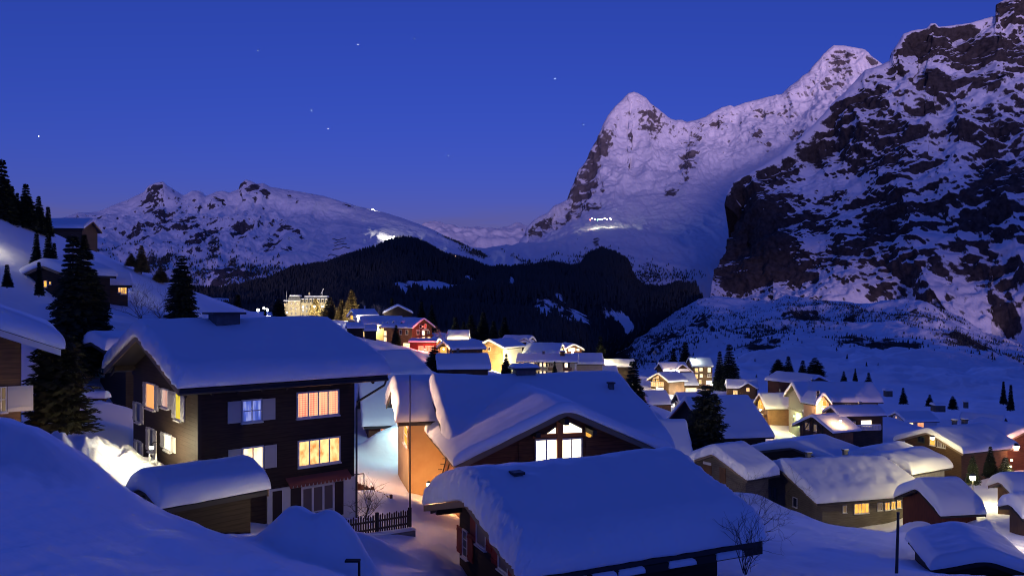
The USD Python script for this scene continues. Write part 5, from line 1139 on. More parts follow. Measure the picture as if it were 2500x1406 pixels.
# ---------------------------------------------------------------- lit lamps of the photograph
def plamp(px, py, Y, color, power, b, label, **kw):
    return lamp(at(px, py, Y), color, power, b, label, **kw)
KP = 1.0
WARM, PINKW, YEL, CYAN, ORA = (1.0, .78, .45), (1.0, .62, .40), (1.0, .82, .36), (.62, 1.0, .95), (1.0, .48, .15)
plamp(370, 1092, 34.3, (1.0, .86, .52), 130 * KP, 'white', 'bright entrance lamp on the shuttered gable of the big dark chalet', r=.09, arm=.5, name='wall_lamp')
plamp(848, 1004, 46, PINKW, 520 * KP, 'warm', 'street lamp in the lane hidden behind the right corner of the big dark chalet', r=.1, post=5.5, name='street_lamp')
t = thing('mast', 'tall thin mast rising from the end of the picket fence', 'mast', at(1001, 1250, 37.5))
MB().tube([(0, 0, -.5), (0, 0, 6.6)], .045, 8, .03).build('shaft', W['metal'], t)
plamp(1046, 1182, 43.2, ORA, 170 * KP, 'orange', 'glowing wall lantern low on the orange lit side of the central chalet', r=.12, name='wall_lamp')
plamp(1018, 1000, 60, CYAN, 300 * KP, 'cold', 'cold white lamp hidden behind the left wing of the central chalet', r=.12, post=4.5, name='street_lamp')
plamp(2375, 1166, 85, YEL, 1100 * KP, 'white', 'bright yellow street lamp between the roofs at right', r=.3, post=3.2, name='street_lamp')
plamp(1655, 1170, 78, WARM, 420 * KP, 'white', 'lamp lighting the gable of the old log barn from the left', r=.1, post=3.0, name='street_lamp')
plamp(2277, 1069, 105.3, YEL, 160 * KP, 'warm', 'glowing porch lamp under the wide low gable at right', r=.25, name='porch_lamp')
plamp(1241, 893, 222, (1.0, .86, .42), 9000 * KP, 'white', 'floodlight between the yellow flooded wall and the cream hotel', r=.3, name='floodlight')
plamp(1474, 884, 250, YEL, 2200 * KP, 'white', 'bright lamp below the yellow lit spruce right of the cream hotel', r=.35, post=4, name='street_lamp')
plamp(1398, 862, 240, WARM, 800 * KP, 'white', 'lamp between the roofs behind the cream hotel', r=.35, name='street_lamp', post=3)
plamp(1346, 907, 224, (1, .85, .7), 160 * KP, 'white', 'round white lamp at the front door of the cream hotel', r=.4, name='door_lamp')
for i, (px, py) in enumerate(((630, 757), (645, 752), (653, 757))):
    plamp(px, py, 465, (1.0, .92, .80), 7000 * KP, 'white', ['leftmost floodlight over the lit piste', 'middle floodlight of the piste group', 'right floodlight of the piste group'][i], r=.8, post=6, name='floodlight')
for i, (px, py) in enumerate(((767, 748), (788, 748), (813, 748))):
    plamp(px, py, 455, (1.0, .84, .50), 15000 * KP, 'white', ['floodlight on a bright pole nearest the palace hotel', 'middle floodlight pole right of the palace hotel', 'right floodlight pole among the golden trees'][i], r=.55, post=7, name='floodlight')
plamp(700, 762, 480, (1.0, .86, .5), 9000 * KP, 'white', 'floodlight washing the tower of the palace hotel', r=.4, name='floodlight')
plamp(850, 770, 366, (1.0, .78, .40), 16000 * KP, 'white', 'floodlight among the golden trees left of the white lit chalet', r=.4, post=4, name='floodlight')
plamp(883, 783, 292, (1.0, .9, .7), 1800 * KP, 'white', 'lamp by the door of the white lit chalet', r=.3, name='street_lamp', post=2.5)
plamp(932, 773, 312, (1.0, .93, .8), 300 * KP, 'white', 'single white bulb under the low gable behind the white lit chalet', r=.4, name='porch_lamp')
plamp(916, 800, 255, (1.0, .75, .3), 900 * KP, 'warm', 'lamp lighting the yellow house wall between the barns and the dark red hotel', r=.25, name='wall_lamp')
plamp(1037, 852, 219, (1.0, .14, .09), 1300 * KP, 'red', 'red lamp over the terrace of the dark red hotel', r=.25, post=3, name='street_lamp')
plamp(1032, 797, 239, (1.0, .15, .10), 420 * KP, 'red', 'small red lamp on the gable of the dark red hotel', r=.18, name='wall_lamp')
plamp(995, 848, 236, YEL, 900 * KP, 'warm', 'yellow lamp at the corner of the dark red hotel', r=.25, name='wall_lamp')
plamp(1117, 834, 224, YEL, 1200 * KP, 'warm', 'lamp under the yellow glowing eave right of the dark red hotel', r=.2, name='wall_lamp')
plamp(1083, 852, 194, ORA, 200 * KP, 'warm', 'lamp inside the amber lit gable balcony', r=.2, name='porch_lamp')
plamp(1856, 1000, 203, (1.0, .70, .30), 1500 * KP, 'warm', 'lamp under the honey gable beyond the dark pine', r=.25, name='porch_lamp')
plamp(1938, 1015, 196, (.85, 1.0, .35), 900 * KP, 'green', 'greenish lamp in the lane below the yellow lit eaves', r=.2, name='street_lamp', post=2)
plamp(2008, 996, 178, (1.0, .62, .36), 1100 * KP, 'warm', 'lamp lighting the pink tower of the mansard house', r=.2, name='street_lamp', post=3)
plamp(1612, 957, 236, (1.0, .80, .45), 1300 * KP, 'white', 'row of bulbs over the ground floor of the many paned gable', r=.3, name='porch_lamp')
plamp(1626, 962, 228, (1.0, .72, .45), 800 * KP, 'warm', 'street lamp glowing between the many paned gable and the bright roof', r=.4, post=2.5, name='street_lamp')
plamp(1680, 960, 244, (1.0, .90, .66), 1800 * KP, 'white', 'lamp in front of the bright snow roof', r=.25, name='street_lamp', post=2.5)
plamp(1737, 938, 288, (1.0, .90, .60), 1100 * KP, 'white', 'lamp at the ground floor of the tall dark chalet', r=.3, name='wall_lamp')
plamp(1697, 877, 296, (.8, 1.0, .8), 150 * KP, 'white', 'single pale bulb beside the ridge of the tall dark chalet', r=.4, name='street_lamp', post=4)
plamp(1637, 906.5, 282, (1.0, .7, .45), 260 * KP, 'warm', 'left one of the twin round gable lamps', r=.55, name='porch_lamp')
plamp(1655, 906.5, 282, (1.0, .7, .45), 260 * KP, 'warm', 'right one of the twin round gable lamps', r=.55, name='porch_lamp')
plamp(2196, 1058, 280, (.32, .26, 1.0), 3600 * KP, 'cold', 'violet floodlight in front of the pale guesthouse', r=.2, name='floodlight')
plamp(2052, 1027, 163, (1.0, .6, .25), 200 * KP, 'warm', 'hanging lamp in the open braced gable', r=.22, name='porch_lamp')
plamp(2463, 1079, 111, (1.0, .45, .25), 240 * KP, 'orange', 'upper glowing round lamp on the red lit gable at the right edge', r=.4, name='porch_lamp')
plamp(2480, 1092, 109, (1.0, .45, .25), 240 * KP, 'orange', 'lower glowing round lamp on the red lit gable at the right edge', r=.4, name='porch_lamp')
plamp(2470, 1123, 97, YEL, 30 * KP, 'warm', 'upper twinkling bulb in the snowy bush at right', r=.13, name='string_light')
plamp(2468, 1138, 97, YEL, 30 * KP, 'warm', 'lower twinkling bulb in the snowy bush at right', r=.11, name='string_light')
plamp(2585, 1215, 56, (1.0, .80, .58), 420 * KP, 'warm', 'street lamp just outside the right edge lighting the lower roofs', r=.15, post=5, name='street_lamp')
plamp(2150, 1440, 40, (1.0, .70, .50), 45 * KP, 'warm', 'low path lamp below the lower edge near the thin dark pole', r=.08, post=1.2, name='street_lamp')
plamp(228, 668, 101, (1.0, .84, .50), 500 * KP, 'white', 'lamp on the left hillside hidden by the dark spruces', r=.12, post=5, name='street_lamp')
plamp(-40, 570, 84, (1.0, .86, .60), 140 * KP, 'white', 'lamp on the left hillside just outside the frame', r=.12, post=4, name='street_lamp')
plamp(95, 1072, 33.5, (1.0, .62, .30), 22 * KP, 'warm', 'low lamp at the base of the cropped chalet', r=.06, name='wall_lamp')
plamp(704, 1305, 29.3, (1.0, .84, .50), 40 * KP, 'warm', 'door lamp of the white ground floor hidden behind the snow hump', r=.06, post=1.2, name='door_lamp')
plamp(182, 572, 131, (1.0, .7, .3), 260 * KP, 'warm', 'porch lamp of the chalet high on the left hill', r=.12, name='porch_lamp')
for i, (px, py, Y) in enumerate(((910, 513, 5755), (962, 577, 5150))):
    plamp(px, py, Y, (1.0, .93, .78), (1.2e5, 3.0e5)[i] * KP, 'white', ['snow groomer light on the crest of the left ridge', 'snow groomer light glaring on the lower slope of the left ridge'][i], r=(7, 6)[i], name='floodlight')
for i, (px, py, c) in enumerate(((1441, 537, 'red'), (1446, 534, 'white'), (1452, 536, 'warm'), (1459, 537, 'green'), (1464, 535, 'white'), (1470, 536, 'green'), (1476, 534, 'warm'), (1482, 535, 'white'), (1489, 533, 'white'), (1491, 536, 'warm'))):
    plamp(px, py, 6700, {'red': (1, .2, .1), 'green': (.5, 1, .6)}.get(c, (1, .9, .7)), 2.2e4 * KP, c, ['red lamp at the left end of the mountain station', 'white lamp second from left on the mountain station', 'warm lamp third from left on the mountain station', 'green lamp left of the middle of the mountain station', 'white lamp in the middle of the mountain station', 'green lamp right of the middle of the mountain station', 'warm lamp fourth from the right on the mountain station', 'white lamp third from the right on the mountain station', 'topmost white lamp at the right end of the mountain station', 'warm lamp at the right end of the mountain station'][i], r=6.0, name='station_lamp', group='lamps of the mountain station')
for i, (px, py) in enumerate(((1105, 628), (1111, 625), (1117, 629))):
    plamp(px, py, 2900, (1, .6, .35), 2500 * KP, 'orange', ['left warm light on the shoulder of the wooded hill', 'highest warm light on the shoulder of the wooded hill', 'right warm light on the shoulder of the wooded hill'][i], r=2.0, name='hut_lamp', group='lights of the hut on the wooded hill')

# ---------------------------------------------------------------- parts that only some houses have
def dormer(h, x, w, zr, zb, y_front, pitch=.5, wall='dark', T=.45, style=None, ov=.35, trim='trim', seed=5, nx=2, win=None):
    """a gabled dormer on the '+' slope: ridge height zr and foot zb relative to the eave, front at y_front"""
    yb = -max(0.0, (h.rise - zr)) / h.sl if zr < h.rise else 0.0
    zr, zb = zr + h.H, zb + h.H
    hw = w / 2; ze = zr - pitch * hw
    MB().prism([(x - hw, zb), (x + hw, zb), (x + hw, ze - .1), (x, zr - .1), (x - hw, ze - .1)], 'y', y_front, yb + .3).build('dormer', W[wall], h.t)
    d = str(h.t.GetPath())
    rf = MB(); wo = hw + ov
    for s in (-1, 1):
        rf.prism([(x + s * wo, zr - pitch * wo - .1), (x + s * wo, zr - pitch * wo), (x, zr), (x, zr - .1)], 'y', y_front - .5, yb + .2)
    rf.build('dormer_roof', W[trim], h.t)
    if T:
        v, f = snow_slab(y_front - .5, yb + .4, -wo, wo, lambda X, Y: zr - pitch * np.abs(Y) + .02, T, seed, (22, 22))
        v = np.stack([v[:, 1] + x, v[:, 0], v[:, 2]], 1)
        obj('dormer_snow', (v, f[:, ::-1]), SNOWM, h.t, smooth=True)
    if style:
        ww, wh, wz = win or (w * .4, (zr - zb) * .35, zb + (ze - zb) * .55)
        fr = MB()
        for a, b, c, e in ((x - ww / 2 - .06, x - ww / 2, wz - wh / 2, wz + wh / 2), (x + ww / 2, x + ww / 2 + .06, wz - wh / 2, wz + wh / 2), (x - ww / 2 - .06, x + ww / 2 + .06, wz - wh / 2 - .06, wz - wh / 2), (x - ww / 2 - .06, x + ww / 2 + .06, wz + wh / 2, wz + wh / 2 + .06)):
            fr.box(a, b, y_front - .06, y_front + .02, c, e)
        for k in range(1, nx):
            c = x - ww / 2 + ww * k / nx
            fr.box(c - .03, c + .03, y_front - .05, y_front - .012, wz - wh / 2, wz + wh / 2)
        wn = fr.build('window', W['whitep'], h.t)
        MB().box(x - ww / 2, x + ww / 2, y_front - .022, y_front + .02, wz - wh / 2, wz + wh / 2).build('pane', G[style], wn)

def shed_dormer(h, x, w, z0, z1, y_front, trim='redtrim', T=.5, seed=6, style=None):
    """a long low dormer with one flat snow covered slope"""
    za, zb = h.H + z0, h.H + z1
    yb = y_front + (zb - za) / h.sl * .9 + 1.0
    MB().box(x - w / 2, x + w / 2, y_front, yb, za - .8, zb).build('dormer', W['dark'], h.t)
    MB().box(x - w / 2 - .3, x + w / 2 + .3, y_front - .4, yb + .5, zb, zb + .14).build('dormer_roof', W[trim], h.t)
    obj('dormer_snow', snow_slab(x - w / 2 - .3, x + w / 2 + .3, y_front - .4, yb + .6, lambda X, Y: X * 0 + zb + .15 + (Y - y_front) * .12, T, seed, (24, 16)), SNOWM, h.t, smooth=True)
    n = max(2, int(w / 1.2))
    for k in range(n):
        c = x - w / 2 + w * (k + .5) / n
        fr = MB().box(c - .42, c - .36, y_front - .05, y_front + .02, za, zb - .05).box(c + .36, c + .42, y_front - .05, y_front + .02, za, zb - .05).box(c - .42, c + .42, y_front - .05, y_front + .02, zb - .1, zb - .05)
        wn = fr.build('window', W['whitep'], h.t)
        MB().box(c - .36, c + .36, y_front - .02, y_front + .02, za, zb - .1).build('pane', G[style or 'none'], wn)

# big dark chalet: rendered ground floor, tall windows, awning, gutter and downpipe
h = H_h1; H = h.H; y = -h.yw
MB().box(-.70, h.xa + .02, y - .07, y + .2, -1.5, H - 4.95).build('ground_floor', W['white'], h.t, label='white rendered ground floor front')
for a0, a1, z0, z1 in ((-.46, -.03, -6.72, -5.05), (.41, .92, -6.7, -5.05), (2.60, 3.10, -6.7, -5.07)):
    MB().box(a0, a1, y - .12, y - .072, H + z0, H + z1).build('shutter', W['shutd'], h.t, label='dark closed shutter of the ground floor')
fr = MB()
for k in range(4):
    x = .96 + 1.62 * k / 3
    fr.box(x - .05, x + .05, y - .13, y - .072, H - 6.9, H - 5.08)
fr.box(.96, 2.58, y - .13, y - .072, H - 5.16, H - 5.06).box(.96, 2.58, y - .125, y - .072, H - 6.35, H - 6.29)
wn = fr.build('window', W['whitep'], h.t, label='tall three part terrace window with white frames')
MB().box(.96, 2.58, y - .1, y - .074, H - 6.9, H - 5.1).build('pane', W['curt'], wn)
aw = MB()
aw.add([[.19, y, H - 4.55], [3.37, y, H - 4.55], [3.37, y - .42, H - 4.80], [.19, y - .42, H - 4.80], [.19, y, H - 4.58], [3.37, y, H - 4.58], [3.37, y - .42, H - 4.83], [.19, y - .42, H - 4.83]], [[0, 2, 1], [0, 3, 2], [4, 5, 6], [4, 6, 7], [3, 7, 6], [3, 6, 2], [0, 4, 7], [0, 7, 3], [1, 2, 6], [1, 6, 5]])
for k in range(16):
    x0, x1 = .19 + 3.18 * k / 16, .19 + 3.18 * (k + 1) / 16
    aw.prism([(x0, H - 4.83), ((x0 + x1) / 2 - .05, H - 4.97), ((x0 + x1) / 2 + .05, H - 4.97), (x1, H - 4.83)], 'y', y - .425, y - .405)
aw.build('awning', W['awn'], h.t, label='faded red awning with a scalloped edge')
MB().tube([(h.L / 2 - .1, -h.W / 2 - .05, H - .2), (h.L / 2 - .1, -h.W / 2 + .1, H - .45), (h.xa + .1, y - .08, H - 1.3), (h.xa + .06, y - .1, H - 1.6), (h.xa + .06, y - .1, 0)], .055, 8).build('downpipe', W['metal'], h.t)
MB().tube([(-h.L / 2, -h.W / 2 - .06, H - .16), (h.L / 2, -h.W / 2 - .06, H - .16)], .07, 8).build('gutter', W['metal'], h.t)
MB().box(-h.xa - .05, -h.xa + .1, y - .1, y - .0, -1, H - .2).build('corner_post', W['darktrim'], h.t)
h.chimney(-1.1, -.9, 1.15, 1.28, 'slate', True, 0)
MB().box(-h.xa - .03, -h.xa + .02, 1.0, 1.55, H - 4.4, H - 2.9).build('door', W['whitep'], h.t, label='white door catching the entrance light')
h = H_h2
h.chimney(-3.3, -1.0, .34, 1.35, 'slate', True, .0)
for k in range(9):
    x0 = -h.L / 2 + .6 + k * 1.05
    v, f = snow_slab(x0, x0 + .7 + .5 * noise([[k * 1.3, 0, 0]])[0], -h.W / 2 - .02, -h.W / 2 + .28, lambda X, Y: X * 0 + h.H - .42, .22, 40 + k, (12, 8))
    if k in (1, 2, 3, 5, 7):
        obj('snow_lump', (v, f), SNOWM, h.t, smooth=True)
MB().box(-h.L / 2, h.L / 2, -h.W / 2 - .04, -h.W / 2 + .16, h.H - .46, h.H - .20).build('eave_board', W['darktrim'], h.t)
h = H_h3a
h.chimney(-.2, .1, 1.2, 1.2, 'slate', True, .18)
h.chimney(4.6, -2.6, .3, 1.3, 'slate', True, 0)
MB().tube([(-h.L / 2 - .05, -h.W / 2 - .02, h.H - .12), (-h.L / 2 - .05, 0, h.H + h.rise - .1)], .05, 6).build('gutter', W['metal'], h.t)
h = H_h3b
x = -h.xa
MB().box(x - .16, x - .0, -.12, .16, h.H - 1.4, h.H + 1.9).build('post', W['orangew'], h.t, label='orange brown post between the glowing windows')
MB().box(x - .12, x, -1.3, 1.4, h.H + .98, h.H + 1.16).build('beam', W['orangew'], h.t)
for a in (-1.45, 1.45):
    MB().box(x - 1.25, x, a - .11, a + .11, h.H + 1.2, h.H + 1.44).build('purlin', W['darktrim'], h.t)
MB().box(x - 1.25, x, -.11, .11, h.H + 1.75, h.H + 2.05).build('purlin', W['darktrim'], h.t)
for a in (-1.75, 1.78):
    MB().box(x - .07, x - .02, a - .36, a + .36, h.H - .4, h.H + .9).build('shutter', W['redbrown'], h.t)
h = H_h3a
h = H_r1; h.chimney(-2.9, .4, .5, 1.7, 'slate', True, .1); h.chimney(2.2, .5, .45, 1.8, 'slate', True, .1)
h = H_r2
x = -h.xa
for a0, a1, z0, z1, m, n, lab in ((.9, 2.3, -1.6, .48, 'boards', 'door', 'wooden barn door of upright boards'), (-1.3, -.35, -1.2, .6, 'boards', 'door', None), (1.0, 2.25, .52, .84, 'whitep', 'panel', 'pale board over the barn door')):
    MB().box(x - .07, x + .02, a0, a1, h.H + z0, h.H + z1).build(n, W[m], h.t, label=lab)
h = H_r10; h.chimney(1.2, 1.0, .5, 1.5, 'slate', True, .2); h.chimney(2.8, .6, .6, 1.4, 'slate', True, .2)
h.balcony('A', -2.6, 2.6, -1.6, .7, .8, 'brown', .4, False)
h = H_r15a
for a in (-2.6, 0, 2.6):
    MB().box(-h.L / 2 + .2, -h.L / 2 + .38, a - .1, a + .1, -1, h.H + h.rise - abs(a) * h.sl - .3).build('post', W['darktrim'], h.t)
for s in (-1, 1):
    MB().bar((-h.L / 2 + .3, s * 2.6, h.H - .6), (-h.L / 2 + .3, s * .5, h.H + h.rise - .6), .16).build('brace', W['darktrim'], h.t)
h = H_r15b; h.balcony('+', -4.9, 3.9, -2.9, 1.0, 1.0, 'whitep', .34); h.chimney(2.0, 1.0, .5, 1.3, 'slate', True, .1)
h = H_r16
h.balcony('A', -3.0, 3.0, -2.6, .9, .9, 'tan', .4); h.chimney(.5, 0, .35, 1.7, 'slate', False, 0); h.chimney(3.0, 0, .35, 1.7, 'slate', False, 0)
h = H_r17
dormer(h, 1.6, 4.6, 1.85, -2.2, -h.yw - .8, .62, 'brown', .45, 'warm', .5, 'trim', 7, 1, (.9, 1.1, h.H - .2))
h = H_r19
shed_dormer(h, 1.6, 7.2, 1.05, 1.75, -h.yw * .72)
h = H_r12
shed_dormer(h, -.6, 5.0, .8, 1.5, -h.yw * .72, 'whitep')
h = H_r24
dormer(h, 2.4, 7.4, 2.5, -1.2, -h.yw - .4, .75, 'dark', .5, None, .5, 'trim', 8)
h = H_c4
dormer(h, 3.4, 4.0, 1.35, -.8, -h.yw - .4, .55, 'dark', .5, None, .4, 'trim', 9)
h = H_c5
MB().box(-h.xa + .3, h.xa, -h.yw - .06, -h.yw + .1, -1.4, h.H - .12).build('side_wall', W['white'], h.t, label='white side wall flooded with light')
h = H_c6; h.balcony('A', -2.9, 2.9, -2.4, .8, .9, 'brown', .4, False)
h = H_k1; h.chimney(-2.2, .3, .4, 1.6, 'slate', True, 0); h.chimney(-.8, .3, .45, 1.7, 'slate', True, .1)
h = H_c1
for a0, a1 in ((-8.1, -6.2), (-4.4, -2.4), (.5, 2.0), (4.7, 6.9)):
    h.balcony('+', a0, a1, -2.15, .9, .85, 'redbrown', .3, False)
m = text_mesh('BELLEVUE', .36, .03, True)
v = np.array(m.vertices); v[:, 0] *= 2.1 / v[:, 0].max()
obj('lettering', (np.stack([v[:, 0] - 2.0, -h.yw - .03 - v[:, 2], v[:, 1] + h.H - 1.95], 1), np.array(m.faces)), W['dark_letter'], h.t, label='brown hotel name painted on the cream front')
h.chimney(-1.2, -.6, .7, 1.3, 'slate', True, .15); h.chimney(4.3, -1.6, 1.3, 1.6, 'redbrown', True, .2)
MB().box(h.xa - .5, h.xa + .02, -h.yw - .03, -h.yw + .1, -1.4, h.H - .1).build('pilaster', W['white'], h.t)
h = H_j1
for word, y0, wl in (('HOTEL', -2.8, 1.95), ('JUNGFRAU', -.4, 3.2)):
    m = text_mesh(word, .42, .04, True)
    v = np.array(m.vertices); v[:, 0] *= wl / v[:, 0].max()
    obj('lettering', (np.stack([h.xa + .03 + v[:, 2], v[:, 0] + y0, v[:, 1] + h.H - .78], 1), np.array(m.faces)), W['whitep'], h.t, label='white lettering ' + word.lower() + ' on the dark red gable')
h.balcony('B', -2.9, -.7, -2.6, .8, .6, 'red', .3, False); h.balcony('B', 1.7, 4.2, -2.6, .8, .6, 'red', .3, False)
dormer(h, -2.6, 2.4, 2.1, -.4, -h.yw * .72, .9, 'dark', .25, 'bright', .3, 'darktrim', 10, 1, (.5, .8, h.H + .7))
dormer(h, 1.2, 2.4, 2.1, -.4, -h.yw * .72, .9, 'dark', .25, 'none', .3, 'darktrim', 11, 1, (.5, .8, h.H + .7))
dormer(h, -5.6, 2.0, 1.9, -.4, -h.yw * .72, .9, 'dark', .25, 'none', .3, 'darktrim', 12, 1, (.4, .7, h.H + .6))
h = H_v2; h.chimney(.8, .2, .45, 1.6, 'white', True, .15); h.balcony('A', -2.9, 2.9, -2.2, .8, .8, 'tan', .3, False)
# mansard house: skirt roof with snow, wider wall below
h = H_r14
hx, hy = h.xa, h.yw
MB().box(-hx - .2, hx + .9, -hy - 1.2, hy + .3, h.H - 3.05, h.H - 2.85).build('skirt_roof', W['roof'], h.t)
v = snow_slab(-hx - .2, hx + .9, -hy - 1.2, -hy - .02, lambda X, Y: X * 0 + h.H - 2.84 + (Y + hy + 1.2) * .5, .55, 15, (50, 14))
obj('skirt_snow', v, SNOWM, h.t, smooth=True)
MB().box(-hx + .1, hx + .5, -hy - .7, hy, -1.5, h.H - 3.05).build('lower_wall', W['redbrown'], h.t)
h.chimney(-4.6, .8, .5, 1.7, 'slate', True, .2)

# ---------------------------------------------------------------- palace hotel with its tower and snowy mansard roof
o = at(703, 770, 520)
t = thing('palace_hotel', 'floodlit yellow palace hotel with a square tower and snowy mansard roof', 'hotel', (o[0], o[1], -9.0), math.radians(4))
MB().box(0, 8.2, 0, 9, -3, 10.9).build('tower', W['cream'], t)
MB().box(8.2, 27, 1.2, 13, -3, 9.3).build('wing', W['cream'], t)
MB().box(-3.2, 0, 2.5, 11, -3, 9.0).build('side_wing', W['cream'], t)
def frustum(x0, x1, y0, y1, z0, z1, inset):
    b = [[x0, y0, z0], [x1, y0, z0], [x1, y1, z0], [x0, y1, z0]]
    c = [[x0 + inset, y0 + inset, z1], [x1 - inset, y0 + inset, z1], [x1 - inset, y1 - inset, z1], [x0 + inset, y1 - inset, z1]]
    return MB().add(b + c, [[0, 2, 1], [0, 3, 2], [4, 5, 6], [4, 6, 7]] + sum([[[i, (i + 1) % 4, 4 + (i + 1) % 4], [i, 4 + (i + 1) % 4, 4 + i]] for i in range(4)], []))
frustum(-.4, 8.6, -.4, 9.4, 10.9, 13.6, 1.2).build('tower_roof', W['slate'], t)
frustum(8.2, 27.4, .8, 13.4, 9.3, 13.2, 2.2).build('mansard_roof', W['slate'], t)
frustum(-3.6, 0, 2.1, 11.4, 9.0, 10.4, 1.0).build('side_roof', W['roof'], t)
for n_, b_ in (('tower_snow', (.8, 7.4, .8, 8.2, 13.6)), ('mansard_snow', (10.4, 25.2, 3, 11.2, 13.2)), ('side_snow', (-3.4, -.2, 2.4, 11, 10.3))):
    obj(n_, snow_slab(*b_[:4], lambda X, Y, z=b_[4]: X * 0 + z + .01, .8, 21, (26, 14)), SNOWM, t, smooth=True)
for k in range(7):
    x = 9.6 + k * 2.6
    MB().box(x - .7, x + .7, 1.0, 3.2, 9.4, 11.6).build('dormer', W['cream'], t)
    obj('dormer_snow', snow_slab(x - .95, x + .95, .8, 3.3, lambda X, Y: X * 0 + 11.62, .5, 30 + k, (12, 8)), SNOWM, t, smooth=True)
    MB().box(x - .35, x + .35, .96, 1.02, 9.9, 11.2).build('window', W['glassd'], t)
    for z in (-.4, 2.7, 5.8):
        MB().box(x - .45, x + .45, 1.14, 1.22, z, z + 1.7).build('window', W['glassd'], t)
for x in (2.6, 5.4):
    for z in (1.2, 4.6, 8.0):
        MB().box(x - .9, x + .2, -.06, .02, z, z + 1.6).build('window', W['curt'], t)
MB().box(-.05, 8.25, -.12, -.0, 10.3, 10.9).build('cornice', W['whitep'], t)
MB().box(12.4, 13.4, 6, 7, 13.2, 16.3).build('chimney', W['cream'], t)
MB().tube([(21.4, 6, 13.2), (21.6, 6, 18.6)], .22, 6, .12).tube([(20.6, 6, 15.2), (22.6, 6, 18.9)], .14, 6).build('roof_ornament', W['whitep'], t)
MB().tube([(-.8, 0, 9), (-.8, 0, 17)], .09, 6).build('flagpole', W['whitep'], t)

# ---------------------------------------------------------------- fences, walls, poles, snow covered odds and ends
def board(mb, a, b, *w):
    return mb.bar(a, b, *w)
def wall_between(name, label, cat, a, b, down, th, m, snow=None):
    a, b = np.array(a), np.array(b)
    d = (b - a); L = np.hypot(d[0], d[1]); ang = math.atan2(d[1], d[0])
    t = thing(name, label, cat, a, ang)
    sl = d[2] / L
    v = MB().prism([(0, -down), (L, -down + sl * L), (L, sl * L), (0, 0)], 'y', -th / 2, th / 2).build('wall', m, t)
    if snow:
        obj('snow_cap', snow_slab(0, L, -th / 2, th / 2, lambda X, Y: X * sl + .005, snow, 17, (30, 8), rg=1, re=.8, over=.03), SNOWM, t, smooth=True)
    return t
def pickets(label, a, b, height, step, wood, w=.07):
    a, b = np.array(a), np.array(b)
    d = b - a; L = np.hypot(d[0], d[1]); ang = math.atan2(d[1], d[0]); sl = d[2] / L
    t = thing('picket_fence', label, 'fence', a, ang)
    for z in (.18, .62):
        MB().bar((0, .03, z * height), (L, .03, z * height + sl * L), .05, .08).build('rail', wood, t)
    for k in range(int(L / step) + 1):
        x = k * step; zz = sl * x; hh = height * (1 + .05 * math.sin(k * 2.1))
        MB().prism([(x - w / 2, zz - .15), (x + w / 2, zz - .15), (x + w / 2, zz + hh - .06), (x, zz + hh), (x - w / 2, zz + hh - .06)], 'y', -.025, .005).build('picket', wood, t)
    for x in (0, L * .5, L):
        MB().box(x - .06, x + .06, .05, .17, sl * x - .4, sl * x + height + .05).build('post', wood, t)
    return t
FW = plain('old_fence_wood', (0.05, 0.038, 0.032), .8)
FR = plain('reddish_fence_wood', (0.13, 0.05, 0.035), .8)
wall_between('retaining_wall', 'short concrete retaining wall under the dark picket fence', 'wall', at(852, 1318, 33.0), at(1008, 1293, 35.6), 1.6, .35, W['stone'], .12)
pickets('dark picket fence on the concrete wall in front of the central lane', at(838, 1312, 33.0), at(1004, 1284, 35.5), .78, .125, FW)
pickets('reddish picket fence climbing beside the lane behind the leafless shrub', at(864, 1196, 43.5), at(950, 1236, 40.2), .55, .13, FR)
t = thing('rail', 'bent pipe handrail beside the corner of the big dark chalet', 'railing', at(889, 1205, 40.5))
MB().tube([(-.55, .1, .98), (-.03, 0, 1.06), (0, 0, 1.0), (0, 0, -.4)], .03, 8).build('pipe', W['metal'], t)
t = thing('pole', 'thin dark pole rising from the lower edge at right', 'pole', at(2187, 1430, 38))
MB().tube([(0, 0, -.6), (.06, 0, 1.4), (.12, 0, 3.55)], .085, 10, .06).build('shaft', W['metal'], t)
MB().tube([(.12, 0, 3.5), (.12, 0, 3.6)], .075, 10).build('cap', W['metal'], t)
a, b = at(1072, 1152, 40.3), at(1110, 1060, 40.6)
t = thing('ladder', 'dark ladder leaning against the snowy roof of the central chalet', 'ladder', a)
d = b - a
for s in (-.11, .11):
    MB().bar((s, 0, -1.2), (d[0] + s, d[1], d[2]), .06, .05).build('side_rail', W['darktrim'], t)
for k in range(7):
    q = d * (k + .5) / 7
    MB().bar((q[0] - .11, q[1], q[2]), (q[0] + .11, q[1], q[2]), .035).build('rung', W['darktrim'], t)
for i, px in enumerate((365, 381)):
    t = thing('swing_frame', ['white a-frame stand left of the bright doorway', 'white a-frame stand nearer to the bright doorway'][i], 'frame', at(px, 1140, 36.2))
    for s in (-.10, .10):
        MB().tube([(s, 0, -.3), (0, 0, .64)], .025, 8).build('leg', W['whitep'], t)
    MB().tube([(-.06, 0, .05), (.06, 0, .05)], .02, 6).build('crossbar', W['whitep'], t)
t = thing('plank', 'dark plank on a short post poking from the snow hump', 'plank', at(862, 1378, 24.2))
MB().box(-.24, .22, -.1, .1, .10, .16).build('board', W['darktrim'], t); MB().box(.16, .22, -.05, .05, -.4, .10).build('post', W['darktrim'], t)
t = thing('banner', 'dim teal banner with pale letters above the snowy bench', 'banner', at(228, 912, 60.0))
MB().box(0, 1.75, 0, .04, -.32, .42).build('cloth', W['teal'], t)
for k, (ch, xo) in enumerate((('E', .12), ('U', .55), ('U', 1.15))):
    m = text_mesh(ch, .42, .02, True); v = np.array(m.vertices)
    obj('letter', (np.stack([v[:, 0] * .95 + xo, -.012 - v[:, 2], v[:, 1] - .16], 1), np.array(m.faces)), W['pale'], t)
